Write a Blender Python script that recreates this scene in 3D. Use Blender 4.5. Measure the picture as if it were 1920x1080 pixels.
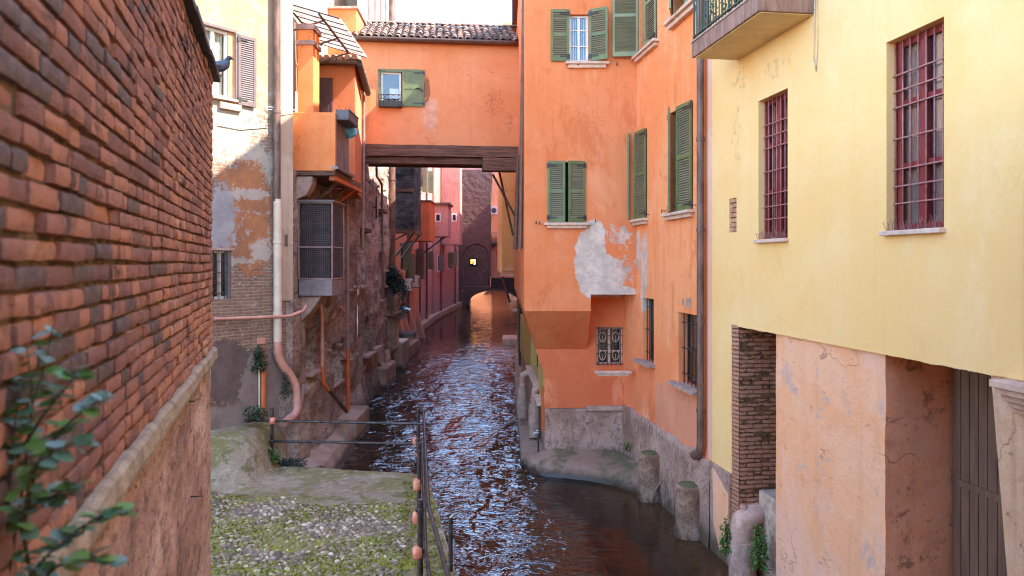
import bpy, bmesh, math, random
from mathutils import Vector, Matrix, noise as mnoise
random.seed(7)
for o in list(bpy.data.objects): bpy.data.objects.remove(o)
S = bpy.context.scene
COL = S.collection
R = math.radians
# ------------------------------------------------------------------ camera
FPX, CX, HY, CZ = 1400.0, 960.0, 493.0, 4.7
cam_d = bpy.data.cameras.new('camera'); cam = bpy.data.objects.new('camera', cam_d); COL.objects.link(cam)
cam.location = (0, 0, CZ); cam.rotation_euler = (R(90), 0, 0)
cam_d.sensor_width = 36; cam_d.lens = FPX / 1920 * 36; cam_d.shift_y = -(540 - HY) / 1920
cam_d.clip_start = .05; cam_d.clip_end = 3000
cam_d.dof.use_dof = True; cam_d.dof.focus_distance = 14.5; cam_d.dof.aperture_fstop = 3.0
S.camera = cam
# ------------------------------------------------------------------ sky, sun, exposure
SUN_AZ, SUN_EL = -9.0, 47.0          # azimuth counted from +X towards +Y
w = bpy.data.worlds.new('World'); S.world = w; w.use_nodes = True
wn = w.node_tree.nodes; wl = w.node_tree.links
sky = wn.new('ShaderNodeTexSky'); sky.sky_type = 'NISHITA'; sky.sun_disc = False
sky.sun_elevation = R(SUN_EL); sky.sun_rotation = R(90 - SUN_AZ); sky.air_density = 1.0; sky.dust_density = .15; sky.ozone_density = 2.2
bg = wn['Background']; bg.inputs[1].default_value = .15
wl.new(sky.outputs[0], bg.inputs[0])
sd = bpy.data.lights.new('sun', 'SUN'); sd.energy = 2.1; sd.angle = R(.5); sd.color = (1, .93, .82)
sun = bpy.data.objects.new('sun', sd); COL.objects.link(sun)
sv = Vector((math.cos(R(SUN_EL)) * math.cos(R(SUN_AZ)), math.cos(R(SUN_EL)) * math.sin(R(SUN_AZ)), math.sin(R(SUN_EL))))
sun.rotation_euler = sv.to_track_quat('Z', 'Y').to_euler(); sun.location = (30, 8, 40)
S.view_settings.view_transform = 'Standard'; S.view_settings.look = 'None'
S.view_settings.exposure = 3.05; S.view_settings.gamma = 1
S.render.engine = 'CYCLES'; S.cycles.filter_width = 1.1
S.cycles.max_bounces = 8; S.cycles.diffuse_bounces = 5; S.cycles.glossy_bounces = 3; S.cycles.transparent_max_bounces = 8
S.cycles.caustics_reflective = False; S.cycles.caustics_refractive = False

def W(px, py, Y):
    return Vector(((px - CX) / FPX * Y, Y, CZ - (py - HY) / FPX * Y))

# ------------------------------------------------------------------ node helper
def lin(c):
    return tuple(((x / 12.92) if x <= .04045 else ((x + .055) / 1.055) ** 2.4) for x in c)

class NT:
    def __init__(s, name):
        s.m = bpy.data.materials.new(name); s.m.use_nodes = True
        s.t = s.m.node_tree; s.n = s.t.nodes; s.l = s.t.links
        s.b = s.n['Principled BSDF']
        s.tc = s.n.new('ShaderNodeTexCoord'); s.v = s.tc.outputs['Object']
    def put(s, sock, val):
        if hasattr(val, 'is_linked'): s.l.new(val, sock)
        elif isinstance(val, (tuple, list)):
            sock.default_value = (*val, 1) if len(val) == 3 and sock.type == 'RGBA' else val
        else: sock.default_value = val
    def map(s, scale=(1, 1, 1), loc=(0, 0, 0), rot=(0, 0, 0), v=None):
        n = s.n.new('ShaderNodeMapping'); s.l.new(v or s.v, n.inputs[0])
        n.inputs['Scale'].default_value = scale; n.inputs['Location'].default_value = loc; n.inputs['Rotation'].default_value = rot
        return n.outputs[0]
    def noise(s, scale=5, detail=5, rough=.6, v=None, dist=0):
        n = s.n.new('ShaderNodeTexNoise'); s.l.new(v or s.v, n.inputs['Vector'])
        n.inputs['Scale'].default_value = scale; n.inputs['Detail'].default_value = detail
        n.inputs['Roughness'].default_value = rough; n.inputs['Distortion'].default_value = dist
        return n.outputs[0]
    def voro(s, scale=5, v=None, feature='F1', out=0):
        n = s.n.new('ShaderNodeTexVoronoi'); s.l.new(v or s.v, n.inputs['Vector']); n.feature = feature
        n.inputs['Scale'].default_value = scale
        return n.outputs[out]
    def math(s, op, a, b=0.0, clamp=False):
        n = s.n.new('ShaderNodeMath'); n.operation = op; n.use_clamp = clamp
        s.put(n.inputs[0], a); s.put(n.inputs[1], b); return n.outputs[0]
    def ss(s, x, lo, hi, a=0., b=1.):
        n = s.n.new('ShaderNodeMapRange'); n.interpolation_type = 'SMOOTHSTEP'
        s.put(n.inputs[0], x); n.inputs[1].default_value = lo; n.inputs[2].default_value = hi
        n.inputs[3].default_value = a; n.inputs[4].default_value = b; return n.outputs[0]
    def mix(s, f, a, b, mode='MIX'):
        n = s.n.new('ShaderNodeMix'); n.data_type = 'RGBA'; n.blend_type = mode
        s.put(n.inputs[0], f); s.put(n.inputs[6], a); s.put(n.inputs[7], b); return n.outputs[2]
    def ramp(s, f, stops):
        n = s.n.new('ShaderNodeValToRGB'); s.l.new(f, n.inputs[0]); e = n.color_ramp.elements
        while len(e) < len(stops): e.new(.5)
        for i, (p, c) in enumerate(stops): e[i].position = p; e[i].color = (*c, 1)
        return n.outputs[0]
    def sep(s, v=None):
        n = s.n.new('ShaderNodeSeparateXYZ'); s.l.new(v or s.v, n.inputs[0]); return n.outputs
    def comb(s, x, y, z):
        n = s.n.new('ShaderNodeCombineXYZ')
        for i, q in enumerate((x, y, z)): s.put(n.inputs[i], q)
        return n.outputs[0]
    def bump(s, h, strength=.4, dist=.02, normal=None):
        n = s.n.new('ShaderNodeBump'); s.l.new(h, n.inputs['Height'])
        n.inputs['Strength'].default_value = strength; n.inputs['Distance'].default_value = dist
        if normal: s.l.new(normal, n.inputs['Normal'])
        return n.outputs[0]
    def blobs(s, lst, amp=.5, scale=3, soft=.06, detail=6):
        """mask with the shape of ellipses (cx, cz, rx, rz) in the wall's own plane, torn by noise"""
        x, y, z = s.sep(); nz = s.noise(scale, detail, .65)
        nz = s.math('MULTIPLY', s.math('SUBTRACT', nz, .5), amp * 2)
        res = None
        for cx, cz, rx, rz in lst:
            a = s.math('DIVIDE', s.math('SUBTRACT', x, cx), rx); c = s.math('DIVIDE', s.math('SUBTRACT', z, cz), rz)
            d = s.math('SQRT', s.math('ADD', s.math('MULTIPLY', a, a), s.math('MULTIPLY', c, c)))
            m = s.ss(s.math('ADD', d, nz), 1 - soft, 1 + soft, 1, 0)
            res = m if res is None else s.math('MAXIMUM', res, m)
        return res
    def fin(s, col=None, rough=.8, normal=None, metal=0., spec=None):
        if col is not None: s.put(s.b.inputs['Base Color'], col)
        s.put(s.b.inputs['Roughness'], rough); s.put(s.b.inputs['Metallic'], metal)
        if normal is not None: s.l.new(normal, s.b.inputs['Normal'])
        if spec is not None: s.b.inputs['Specular IOR Level'].default_value = spec
        return s.m

def sc(c, k): return tuple(min(1, x * k) for x in c)

def plain(name, c, rough=.6, metal=0., var=.25, scale=8, bump=.15, bd=.004, stretch=(1, 1, 1), c2=None):
    N = NT(name); v = N.map(stretch)
    n = N.noise(scale, 6, .65, v); n2 = N.noise(scale * 7, 3, .6, v)
    col = N.mix(N.ss(n, .3, .7), sc(c, 1 - var), c2 or sc(c, 1 + var))
    col = N.mix(N.ss(n2, .55, .8, 0, .5), col, sc(c, .6))
    return N.fin(col, rough, N.bump(n2, bump, bd), metal)

def stucco(name, c, c2, c3, masks=(), streak=.35, bump=.35, big=.35, lowz=None, blot=(), crack=.5, st=(1, 1, 1), mott=1.):
    """c main, c2 the faded tone, c3 the stain tone; masks = (colour, blob list, amp, scale, soft, alpha);
    blot = (colour, scale, stretch, lo, hi, alpha) free-form stains; st evens out the grain on walls seen at a slant"""
    N = NT(name); sv_ = N.map(st)
    n1 = N.noise(big, 7, .66, sv_, .6); n2 = N.noise(2.3, 8, .72, sv_); n3 = N.noise(24, 6, .74, sv_); n4 = N.noise(110, 3, .6, sv_)
    dr = N.noise(1.0, 7, .7, N.map((6 * st[0], 6 * st[1], .32)))
    col = N.mix(N.ss(n1, .40, .60), c, c2)
    col = N.mix(N.ss(dr, .50, .66, 0, streak), col, c3)
    col = N.mix(N.ss(n2, .52, .66, 0, .45 * mott), col, sc(c2, 1.06))
    col = N.mix(N.ss(n2, .47, .32, 0, .55 * mott), col, c3)
    col = N.mix(N.ss(n3, .54, .70, 0, .40 * mott), col, sc(c3, .82))
    col = N.mix(N.ss(n3, .42, .30, 0, .25 * mott), col, sc(c2, 1.1))
    x, y, z = N.sep()
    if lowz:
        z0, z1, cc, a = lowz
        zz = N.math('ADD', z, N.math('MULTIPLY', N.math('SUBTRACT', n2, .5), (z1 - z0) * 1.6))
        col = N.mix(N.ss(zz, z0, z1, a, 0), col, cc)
    for bc, scl, stv, lo, hi, al in blot:
        q = N.noise(scl, 8, .74, N.map(stv), .4)
        col = N.mix(N.ss(q, lo, hi, 0, al), col, bc)
    h = N.math('ADD', N.math('MULTIPLY', n2, 1.2), N.math('ADD', N.math('MULTIPLY', n3, .35), N.math('MULTIPLY', n4, .08)))
    if crack:
        wv = N.n.new('ShaderNodeVectorMath'); wv.operation = 'ADD'; N.l.new(sv_, wv.inputs[0])
        wn_ = N.n.new('ShaderNodeTexNoise'); N.l.new(sv_, wn_.inputs['Vector']); wn_.inputs['Scale'].default_value = 2.6; wn_.inputs['Detail'].default_value = 6; N.l.new(wn_.outputs['Color'], wv.inputs[1])
        ed = N.voro(.55, wv.outputs[0], 'DISTANCE_TO_EDGE')
        ck = N.math('MULTIPLY', N.ss(ed, .0, .010, 1, 0), N.ss(N.noise(.7, 3, .5, sv_), .5, .58))
        col = N.mix(N.math('MULTIPLY', ck, crack), col, sc(c3, .45)); h = N.math('SUBTRACT', h, N.math('MULTIPLY', ck, .3))
    for mc, bl, amp, scl, *ex in masks:
        # where paint has come away: torn by noise at every scale, densest in the given places
        rg = N.blobs(bl, .12, 2.0, .75, 3); q = N.noise(scl, 10, .80, N.map((1, 1, .8)), .3)
        mk = N.math('ADD', rg, N.math('MULTIPLY', N.math('SUBTRACT', q, .5), amp))
        lo = ex[0] if ex else .46
        mk = N.math('MULTIPLY', N.ss(mk, lo, lo + .05), ex[1] if len(ex) > 1 else 1.)
        mcol = N.mix(N.ss(n2, .40, .60), sc(mc, .72), mc); mcol = N.mix(N.ss(n3, .52, .66, 0, .5), mcol, sc(mc, .55))
        col = N.mix(mk, col, mcol)
        h = N.math('SUBTRACT', h, N.math('MULTIPLY', mk, .45))
    return N.fin(col, .9, N.bump(h, bump, .03), spec=.2)

def brickmat(name, c1, c2, mortar, bw=.26, bh=.066, ms=.012, plaster=(), dirt=None, rz=0.):
    """brick courses seen too small to build, with plaster left on it in patches"""
    N = NT(name); x, y, z = N.sep()
    wob = N.noise(1.7, 4, .6)
    v = N.comb(N.math('ADD', x, N.math('MULTIPLY', wob, .12)), N.math('ADD', z, N.math('MULTIPLY', wob, .05)), 0.0)
    b = N.n.new('ShaderNodeTexBrick'); N.l.new(v, b.inputs[0]); b.inputs['Scale'].default_value = 1
    b.inputs['Brick Width'].default_value = bw; b.inputs['Row Height'].default_value = bh; b.inputs['Mortar Size'].default_value = ms
    b.inputs['Mortar Smooth'].default_value = .35; b.inputs['Bias'].default_value = -.1
    b.inputs['Color1'].default_value = (*c1, 1); b.inputs['Color2'].default_value = (*c2, 1); b.inputs['Mortar'].default_value = (*mortar, 1)
    n1 = N.noise(.8, 6, .65); n2 = N.noise(6, 6, .7); n3 = N.noise(40, 4, .7)
    col = N.mix(N.ss(n2, .35, .7, 0, .6), b.outputs['Color'], sc(c1, .5))
    col = N.mix(N.ss(n1, .5, .72, 0, .6), col, mortar)
    h = N.math('ADD', N.math('MULTIPLY', b.outputs['Fac'], -.55), N.math('ADD', N.math('MULTIPLY', n2, .6), N.math('MULTIPLY', n3, .2)))
    for mc, mc2, bl, amp, scl in plaster:
        rg = N.blobs(bl, .15, 2.0, .8, 3); q = N.noise(scl, 10, .80, None, .3)
        mk = N.ss(N.math('ADD', rg, N.math('MULTIPLY', N.math('SUBTRACT', q, .5), amp * 4.5)), .42, .48)
        pc = N.mix(N.ss(N.noise(2.0, 7, .7), .36, .66), mc, mc2)
        pc = N.mix(N.ss(n2, .55, .75, 0, .5), pc, sc(mc, .6))
        col = N.mix(mk, col, pc)
        hp = N.math('ADD', .55, N.math('MULTIPLY', n2, .5))
        mm = N.n.new('ShaderNodeMix'); N.l.new(mk, mm.inputs[0]); N.l.new(h, mm.inputs[2]); N.l.new(hp, mm.inputs[3]); h = mm.outputs[0]
    return N.fin(col, .92, N.bump(h, .7, .03), spec=.15)

def rockmat(name, cols, scale=1.2, moss=None, stretch=(1, 1, .75)):
    N = NT(name); v = N.map(stretch)
    n1 = N.noise(scale, 8, .72, v, .15); n2 = N.noise(9, 7, .75); n3 = N.noise(2.2, 6, .7)
    col = N.ramp(n1, [(.36, cols[0]), (.46, cols[1]), (.56, cols[2]), (.66, cols[3])])
    n2 = N.noise(9, 7, .75, v); n3 = N.noise(2.2, 7, .72, v)
    col = N.mix(N.ss(n2, .50, .62, 0, .7), col, sc(cols[0], .6))
    col = N.mix(N.ss(n3, .54, .64, 0, .6), col, cols[3]); col = N.mix(N.ss(n3, .45, .36, 0, .6), col, cols[0])
    col = N.mix(N.ss(N.noise(30, 4, .7, v), .56, .66, 0, .8), col, sc(cols[0], .35))
    if moss:
        x, y, z = N.sep()
        zz = N.math('ADD', z, N.math('MULTIPLY', N.math('SUBTRACT', n3, .5), 1.6))
        col = N.mix(N.ss(zz, moss[0], moss[1], .85, 0), col, moss[2])
    h = N.math('ADD', N.math('MULTIPLY', n3, .8), N.math('MULTIPLY', n2, .6))
    return N.fin(col, .92, N.bump(h, .8, .05), spec=.2)

# ------------------------------------------------------------------ mesh helper
class MB:
    def __init__(s): s.v = []; s.f = []
    def add(s, vs, fs):
        k = len(s.v); s.v += [tuple(q) for q in vs]; s.f += [tuple(i + k for i in f) for f in fs]; return s
    def box(s, x0, x1, y0, y1, z0, z1):
        return s.add([(x0, y0, z0), (x1, y0, z0), (x1, y1, z0), (x0, y1, z0), (x0, y0, z1), (x1, y0, z1), (x1, y1, z1), (x0, y1, z1)],
                     [(0, 3, 2, 1), (4, 5, 6, 7), (0, 1, 5, 4), (1, 2, 6, 5), (2, 3, 7, 6), (3, 0, 4, 7)])
    def quad(s, a, b, c, d): return s.add([a, b, c, d], [(0, 1, 2, 3)])
    def prism(s, poly, y0, y1):
        """polygon in (x, z) extruded from y0 to y1"""
        n = len(poly)
        vs = [(x, y0, z) for x, z in poly] + [(x, y1, z) for x, z in poly]
        return s.add(vs, [tuple(range(n)), tuple(range(2 * n - 1, n - 1, -1))] + [(i, (i + 1) % n, n + (i + 1) % n, n + i)[::-1] for i in range(n)])
    def slab(s, poly, z0, z1):
        n = len(poly)
        vs = [(x, y, z0) for x, y in poly] + [(x, y, z1) for x, y in poly]
        return s.add(vs, [tuple(range(n - 1, -1, -1)), tuple(range(n, 2 * n))] + [(i, (i + 1) % n, n + (i + 1) % n, n + i) for i in range(n)])
    def tube(s, pts, r, sides=8, cap=True):
        pts = [Vector(p) for p in pts]; rr = r if isinstance(r, (list, tuple)) else [r] * len(pts)
        k = len(s.v); up = None
        for i, p in enumerate(pts):
            t = (pts[min(i + 1, len(pts) - 1)] - pts[max(i - 1, 0)]).normalized()
            if up is None:
                up = Vector((0, 0, 1)) if abs(t.z) < .9 else Vector((0, 1, 0))
            a = t.cross(up).normalized(); up = a.cross(t).normalized()
            for j in range(sides):
                g = 2 * math.pi * j / sides
                s.v.append(tuple(p + (a * math.cos(g) + up * math.sin(g)) * rr[i]))
        for i in range(len(pts) - 1):
            for j in range(sides):
                j2 = (j + 1) % sides
                s.f.append((k + i * sides + j, k + i * sides + j2, k + (i + 1) * sides + j2, k + (i + 1) * sides + j)[::-1])
        if cap:
            s.f.append(tuple(k + j for j in range(sides))); s.f.append(tuple(k + (len(pts) - 1) * sides + j for j in range(sides - 1, -1, -1)))
        return s
    def lathe(s, prof, seg=16, c=(0, 0, 0)):
        k = len(s.v)
        for r, z in prof:
            for j in range(seg):
                g = 2 * math.pi * j / seg; s.v.append((c[0] + r * math.cos(g), c[1] + r * math.sin(g), c[2] + z))
        for i in range(len(prof) - 1):
            for j in range(seg):
                j2 = (j + 1) % seg
                s.f.append((k + i * seg + j, k + i * seg + j2, k + (i + 1) * seg + j2, k + (i + 1) * seg + j))
        s.f.append(tuple(k + j for j in range(seg - 1, -1, -1))); s.f.append(tuple(k + (len(prof) - 1) * seg + j for j in range(seg)))
        return s
    def holes(s, u0, u1, z0, z1, hs, y=0., rev=.2, back=True):
        us = sorted({u0, u1, *[q for h in hs for q in h[:2] if u0 < q < u1]}); zs = sorted({z0, z1, *[q for h in hs for q in h[2:4] if z0 < q < z1]})
        for i in range(len(us) - 1):
            for j in range(len(zs) - 1):
                a, b, c, d = us[i], us[i + 1], zs[j], zs[j + 1]; mu, mz = (a + b) / 2, (c + d) / 2
                if any(h[0] < mu < h[1] and h[2] < mz < h[3] for h in hs): continue
                s.quad((a, y, c), (b, y, c), (b, y, d), (a, y, d))
        for h in hs:
            a, b, c, d = h[:4]; e = y + (h[4] if len(h) > 4 else rev)
            s.quad((a, y, c), (a, y, d), (a, e, d), (a, e, c)); s.quad((b, y, c), (b, e, c), (b, e, d), (b, y, d))
            s.quad((a, y, d), (b, y, d), (b, e, d), (a, e, d)); s.quad((a, y, c), (a, e, c), (b, e, c), (b, y, c))
            if back: s.quad((a, e, c), (b, e, c), (b, e, d), (a, e, d))
        return s
    def shell(s, u0, u1, z0, z1, D, y=0.):
        """the other sides of a house body"""
        s.quad((u0, y, z0), (u0, y, z1), (u0, D, z1), (u0, D, z0)); s.quad((u1, y, z0), (u1, D, z0), (u1, D, z1), (u1, y, z1))
        s.quad((u0, y, z1), (u1, y, z1), (u1, D, z1), (u0, D, z1)); s.quad((u0, D, z0), (u0, D, z1), (u1, D, z1), (u1, D, z0))
        return s
    def mesh(s, name):
        me = bpy.data.meshes.new(name); me.from_pydata(s.v, [], s.f); me.update(); return me

def obj(name, mb, m, parent=None, smooth=False, loc=None, rot=None, kind=None, bevel=0, auto=None, label=None):
    me = mb.mesh(name) if isinstance(mb, MB) else mb
    if isinstance(mb, MB) and not me.materials: me.materials.append(m)
    if smooth:
        me.polygons.foreach_set('use_smooth', [True] * len(me.polygons))
    o = bpy.data.objects.new(name, me); COL.objects.link(o)
    if parent: o.parent = parent
    if loc is not None: o.location = loc
    if rot is not None: o.rotation_euler = rot
    if kind: o['kind'] = kind
    if label: o['label'] = label
    if bevel:
        b = o.modifiers.new('bevel', 'BEVEL'); b.width = bevel; b.segments = 2; b.limit_method = 'ANGLE'; b.angle_limit = R(40)
    if auto:
        me.polygons.foreach_set('use_smooth', [True] * len(me.polygons)); me.set_sharp_from_angle(angle=R(auto))
    return o

def tag(o, label, cat, group=None):
    o['label'] = label; o['category'] = cat
    if group: o['group'] = group
    return o

def thing(name, label, cat, loc=(0, 0, 0), rz=0., group=None):
    o = bpy.data.objects.new(name, None); COL.objects.link(o); o.location = loc; o.rotation_euler = (0, 0, rz); o.empty_display_size = .2
    return tag(o, label, cat, group)

def struct(name, mb, m, **k):
    o = obj(name, mb, m, **k); o['kind'] = 'structure'; return o

class Frame:
    """a wall: x to the right as seen from outside, y into the wall, z up"""
    def __init__(s, ox, oy, ux, uy):
        l = math.hypot(ux, uy); s.ox, s.oy, s.ux, s.uy = ox, oy, ux / l, uy / l; s.rz = math.atan2(uy, ux)
    def hit(s, px, py, d=0.):
        a = (px - CX) / FPX
        t = (d - s.ox * s.uy + s.oy * s.ux) / (s.ux - a * s.uy)
        X, Y = a * t, t
        return ((X - s.ox) * s.ux + (Y - s.oy) * s.uy, CZ - (py - HY) / FPX * t)
    def rect(s, pl, pr, pt, pb, d=0., at='l'):
        q = pl if at == 'l' else pr
        return (s.hit(pl, pt, d)[0], s.hit(pr, pt, d)[0], s.hit(q, pb, d)[1], s.hit(q, pt, d)[1])
    def world(s, u, y, z): return Vector((s.ox + s.ux * u - s.uy * y, s.oy + s.uy * u + s.ux * y, z))
    def local(s, X, Y): return ((X - s.ox) * s.ux + (Y - s.oy) * s.uy, -(X - s.ox) * s.uy + (Y - s.oy) * s.ux)
    def root(s, name, label, cat, group=None): return thing(name, label, cat, (s.ox, s.oy, 0), s.rz, group)

def fbm(x, y, z, o=4):
    return mnoise.fractal(Vector((x, y, z)), 1.0, 2.1, o, noise_basis='PERLIN_ORIGINAL')
# ------------------------------------------------------------------ materials
M = {}
M['interior'] = plain('dark_interior', (.012, .010, .010), .9, var=.1)
M['green'] = plain('green_shutter_paint', (.125, .16, .050), .5, var=.2, scale=3, c2=(.17, .20, .07), bump=.2)
M['slat'] = plain('worn_louvre_paint', (.17, .165, .075), .6, var=.3, scale=5, stretch=(.4, 1, 14), c2=(.27, .22, .13))
M['green_old'] = plain('faded_green_paint', (.25, .26, .135), .55, var=.16, scale=3)
M['green_dark'] = plain('dark_green_iron', (.02, .05, .04), .45, var=.2)
M['white_paint'] = plain('white_window_paint', (.72, .68, .62), .5, var=.08, scale=6)
M['red_paint'] = plain('dark_red_window_paint', (.23, .018, .020), .4, var=.2, scale=4)
M['red_blind'] = plain('dull_red_blind', (.26, .05, .05), .7, var=.3, scale=4)
M['red_lace'] = plain('dim_rosy_curtain', (.33, .225, .205), .9, var=.3, scale=12, stretch=(4, 4, .4))
M['red_bar'] = plain('weathered_red_iron', (.36, .15, .13), .5, var=.25, scale=14)
M['iron'] = plain('dark_iron', (.035, .03, .03), .5, var=.3, scale=12)
M['rust_pipe'] = plain('brown_painted_downpipe', (.14, .068, .046), .5, var=.35, scale=4, stretch=(2, 2, .6), c2=(.22, .12, .085))
M['pinkish_pipe'] = plain('faded_pink_brown_pipe', (.32, .19, .16), .6, var=.25, scale=4)
M['beige_pipe'] = plain('beige_painted_pipe', (.66, .49, .35), .5, var=.12, scale=3)
M['salmon_pipe'] = plain('salmon_painted_pipe', (.58, .26, .18), .5, var=.18, scale=3)
M['orange_pipe'] = plain('orange_plastic_pipe', (.60, .13, .035), .42, var=.18, scale=4)
M['terracotta'] = plain('terracotta_clay', (.52, .27, .18), .7, var=.25, scale=6, c2=(.66, .42, .32))
M['stone'] = plain('grey_sill_stone', (.44, .285, .21), .85, var=.25, scale=7, bump=.5, bd=.02)
M['pale_stone'] = plain('pale_sill_stone', (.68, .46, .34), .85, var=.18, scale=7, bump=.4, bd=.012)
M['plum'] = plain('plum_brown_door_paint', (.075, .030, .034), .5, var=.2, scale=3)
M['shutter_brown'] = plain('brown_grey_shutter_paint', (.15, .105, .10), .5, var=.15)
M['wood'] = plain('old_dark_beam_wood', (.13, .055, .032), .8, var=.45, scale=3, stretch=(.5, 5, 6), bump=.6, bd=.02, c2=(.24, .115, .07))
M['tin'] = plain('dull_grey_sheet_metal', (.20, .17, .17), .45, metal=.3, var=.2, scale=5)
M['gutter'] = plain('brown_copper_gutter', (.12, .075, .06), .45, metal=.2, var=.25, scale=3)
M['curtain'] = plain('lace_curtain', (.70, .62, .50), .9, var=.25, scale=20, stretch=(3, 3, .5))
M['lace'] = plain('grey_net_curtain', (.46, .38, .345), .9, var=.25, scale=12, stretch=(4, 4, .4))
M['door_brown'] = plain('dull_brown_door_boards', (.155, .080, .050), .6, var=.25, scale=3, stretch=(4, 4, .5))
M['white_unit'] = plain('white_appliance_plastic', (.70, .68, .66), .5, var=.08)
M['flag_red'] = plain('red_cloth', (.55, .03, .04), .8, var=.1)
M['blue_bag'] = plain('bright_blue_plastic', (.03, .38, .55), .3, var=.35, scale=14, c2=(.25, .62, .75))
M['black'] = plain('black_rubber', (.012, .012, .013), .5, var=.2)
M['railing'] = plain('dark_scaffold_tube', (.045, .038, .038), .38, metal=.5, var=.4, scale=9, c2=(.11, .085, .08))
M['orange_cap'] = plain('orange_safety_cap', (.72, .19, .10), .45, var=.2, scale=10, c2=(.78, .30, .20))
M['clamp'] = plain('galvanised_clamp', (.30, .27, .22), .45, metal=.5, var=.3, scale=20)
M['glow'] = NT('warm_lit_window').fin((.8, .5, .1), .6)
M['glow'].node_tree.nodes['Principled BSDF'].inputs['Emission Color'].default_value = (1, .5, .08, 1)
M['glow'].node_tree.nodes['Principled BSDF'].inputs['Emission Strength'].default_value = .9

def glassmat(name, tint, refl=1.0):
    N = NT(name); t = N.n.new('ShaderNodeBsdfTransparent'); t.inputs[0].default_value = (*tint, 1)
    g = N.n.new('ShaderNodeBsdfGlossy'); g.inputs['Roughness'].default_value = .03
    lw = N.n.new('ShaderNodeLayerWeight'); lw.inputs[0].default_value = .5
    fz = N.math('ADD', N.math('MULTIPLY', N.math('POWER', lw.outputs['Facing'], 4.0), .8), .05)
    mx = N.n.new('ShaderNodeMixShader'); N.l.new(N.math('MULTIPLY', fz, refl, True), mx.inputs[0]); N.l.new(t.outputs[0], mx.inputs[1]); N.l.new(g.outputs[0], mx.inputs[2])
    N.l.new(mx.outputs[0], N.n['Material Output'].inputs[0]); return N.m
M['glass'] = glassmat('window_glass', (.92, .93, .92), 1.3)

# frosted awning panels: let light through
def awnmat():
    N = NT('weathered_awning_panel'); tr = N.n.new('ShaderNodeBsdfTranslucent'); df = N.n.new('ShaderNodeBsdfDiffuse')
    c = N.mix(N.ss(N.noise(4, 5), .4, .7), (.86, .80, .76), (.62, .55, .52)); N.l.new(c, tr.inputs[0]); N.l.new(c, df.inputs[0])
    mx = N.n.new('ShaderNodeMixShader'); mx.inputs[0].default_value = .5; N.l.new(tr.outputs[0], mx.inputs[1]); N.l.new(df.outputs[0], mx.inputs[2])
    N.l.new(mx.outputs[0], N.n['Material Output'].inputs[0]); return N.m
M['awning'] = awnmat()

def leafmat(name, c1, c2, c3, rough=.45):
    N = NT(name); g = N.n.new('ShaderNodeNewGeometry'); oi = N.n.new('ShaderNodeObjectInfo')
    r = N.math('FRACT', N.math('ADD', g.outputs['Random Per Island'], oi.outputs['Random']))
    col = N.ramp(r, [(0, c1), (.45, c2), (1, c3)])
    col = N.mix(N.ss(N.noise(30, 4), .4, .7, 0, .35), col, sc(c1, .6))
    N.put(N.b.inputs['Subsurface Weight'], 0.0)
    m = N.fin(col, rough); tr = N.n.new('ShaderNodeBsdfTranslucent'); N.l.new(col, tr.inputs[0])
    mx = N.n.new('ShaderNodeMixShader'); mx.inputs[0].default_value = .25; N.l.new(N.b.outputs[0], mx.inputs[1]); N.l.new(tr.outputs[0], mx.inputs[2])
    N.l.new(mx.outputs[0], N.n['Material Output'].inputs[0]); return m
M['leaf_blue'] = leafmat('blue_green_leaf', (.08, .16, .07), (.17, .27, .18), (.36, .46, .42), .35)
M['leaf_fern'] = leafmat('fern_green_leaf', (.06, .13, .025), (.12, .23, .045), (.23, .35, .08))
M['leaf_ivy'] = leafmat('ivy_green_leaf', (.02, .05, .02), (.04, .09, .035), (.08, .14, .06))
M['leaf_teal'] = leafmat('dark_teal_leaf', (.012, .03, .022), (.025, .055, .045), (.05, .09, .08))
M['moss'] = leafmat('moss_green', (.12, .12, .012), (.25, .245, .02), (.38, .35, .04), .8)
M['stem'] = plain('plant_stem', (.06, .05, .03), .7)

def brickobj():
    N = NT('old_red_brick'); g = N.n.new('ShaderNodeNewGeometry'); oi = N.n.new('ShaderNodeObjectInfo')
    r = N.math('FRACT', N.math('ADD', g.outputs['Random Per Island'], oi.outputs['Random']))
    pos = g.outputs['Position']
    n0 = N.noise(1.1, 4, .6, pos); n1 = N.noise(9, 6, .7, pos, .5); n2 = N.noise(55, 6, .75, pos); n3 = N.noise(220, 3, .7, pos)
    rr = N.math('ADD', N.math('ADD', .20, N.math('MULTIPLY', N.math('POWER', r, .8), .62)), N.math('MULTIPLY', N.math('SUBTRACT', n0, .5), 1.3), True)
    col = N.ramp(rr, [(0, (0.132, 0.074, 0.074)), (.2, (0.290, 0.129, 0.106)), (.42, (0.436, 0.178, 0.132)), (.64, (0.568, 0.231, 0.161)), (.86, (0.713, 0.277, 0.152)), (1, (0.766, 0.396, 0.264))])
    col = N.mix(N.ss(n1, .47, .68, 0, .7), col, (.19, .095, .080))
    col = N.mix(N.ss(n2, .56, .74, 0, .55), col, (.11, .055, .045))
    col = N.mix(N.ss(n2, .40, .26, 0, .55), col, (.55, .32, .24))
    sm = N.noise(2.6, 8, .74, pos, .6); col = N.mix(N.ss(sm, .54, .64, 0, .75), col, (.060, .034, .032)); col = N.mix(N.ss(sm, .42, .34, 0, .45), col, (.50, .24, .13))
    lm_ = N.noise(18, 7, .76, pos, .4); col = N.mix(N.ss(lm_, .57, .63, 0, .75), col, (.34, .215, .145))
    h = N.math('ADD', N.math('MULTIPLY', n1, .35), N.math('ADD', N.math('MULTIPLY', n2, .8), N.math('ADD', N.math('MULTIPLY', n3, .15), N.math('MULTIPLY', lm_, .8))))
    return N.fin(col, .85, N.bump(h, 1.0, .018), spec=.3)
M['brick'] = brickobj()
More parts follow.
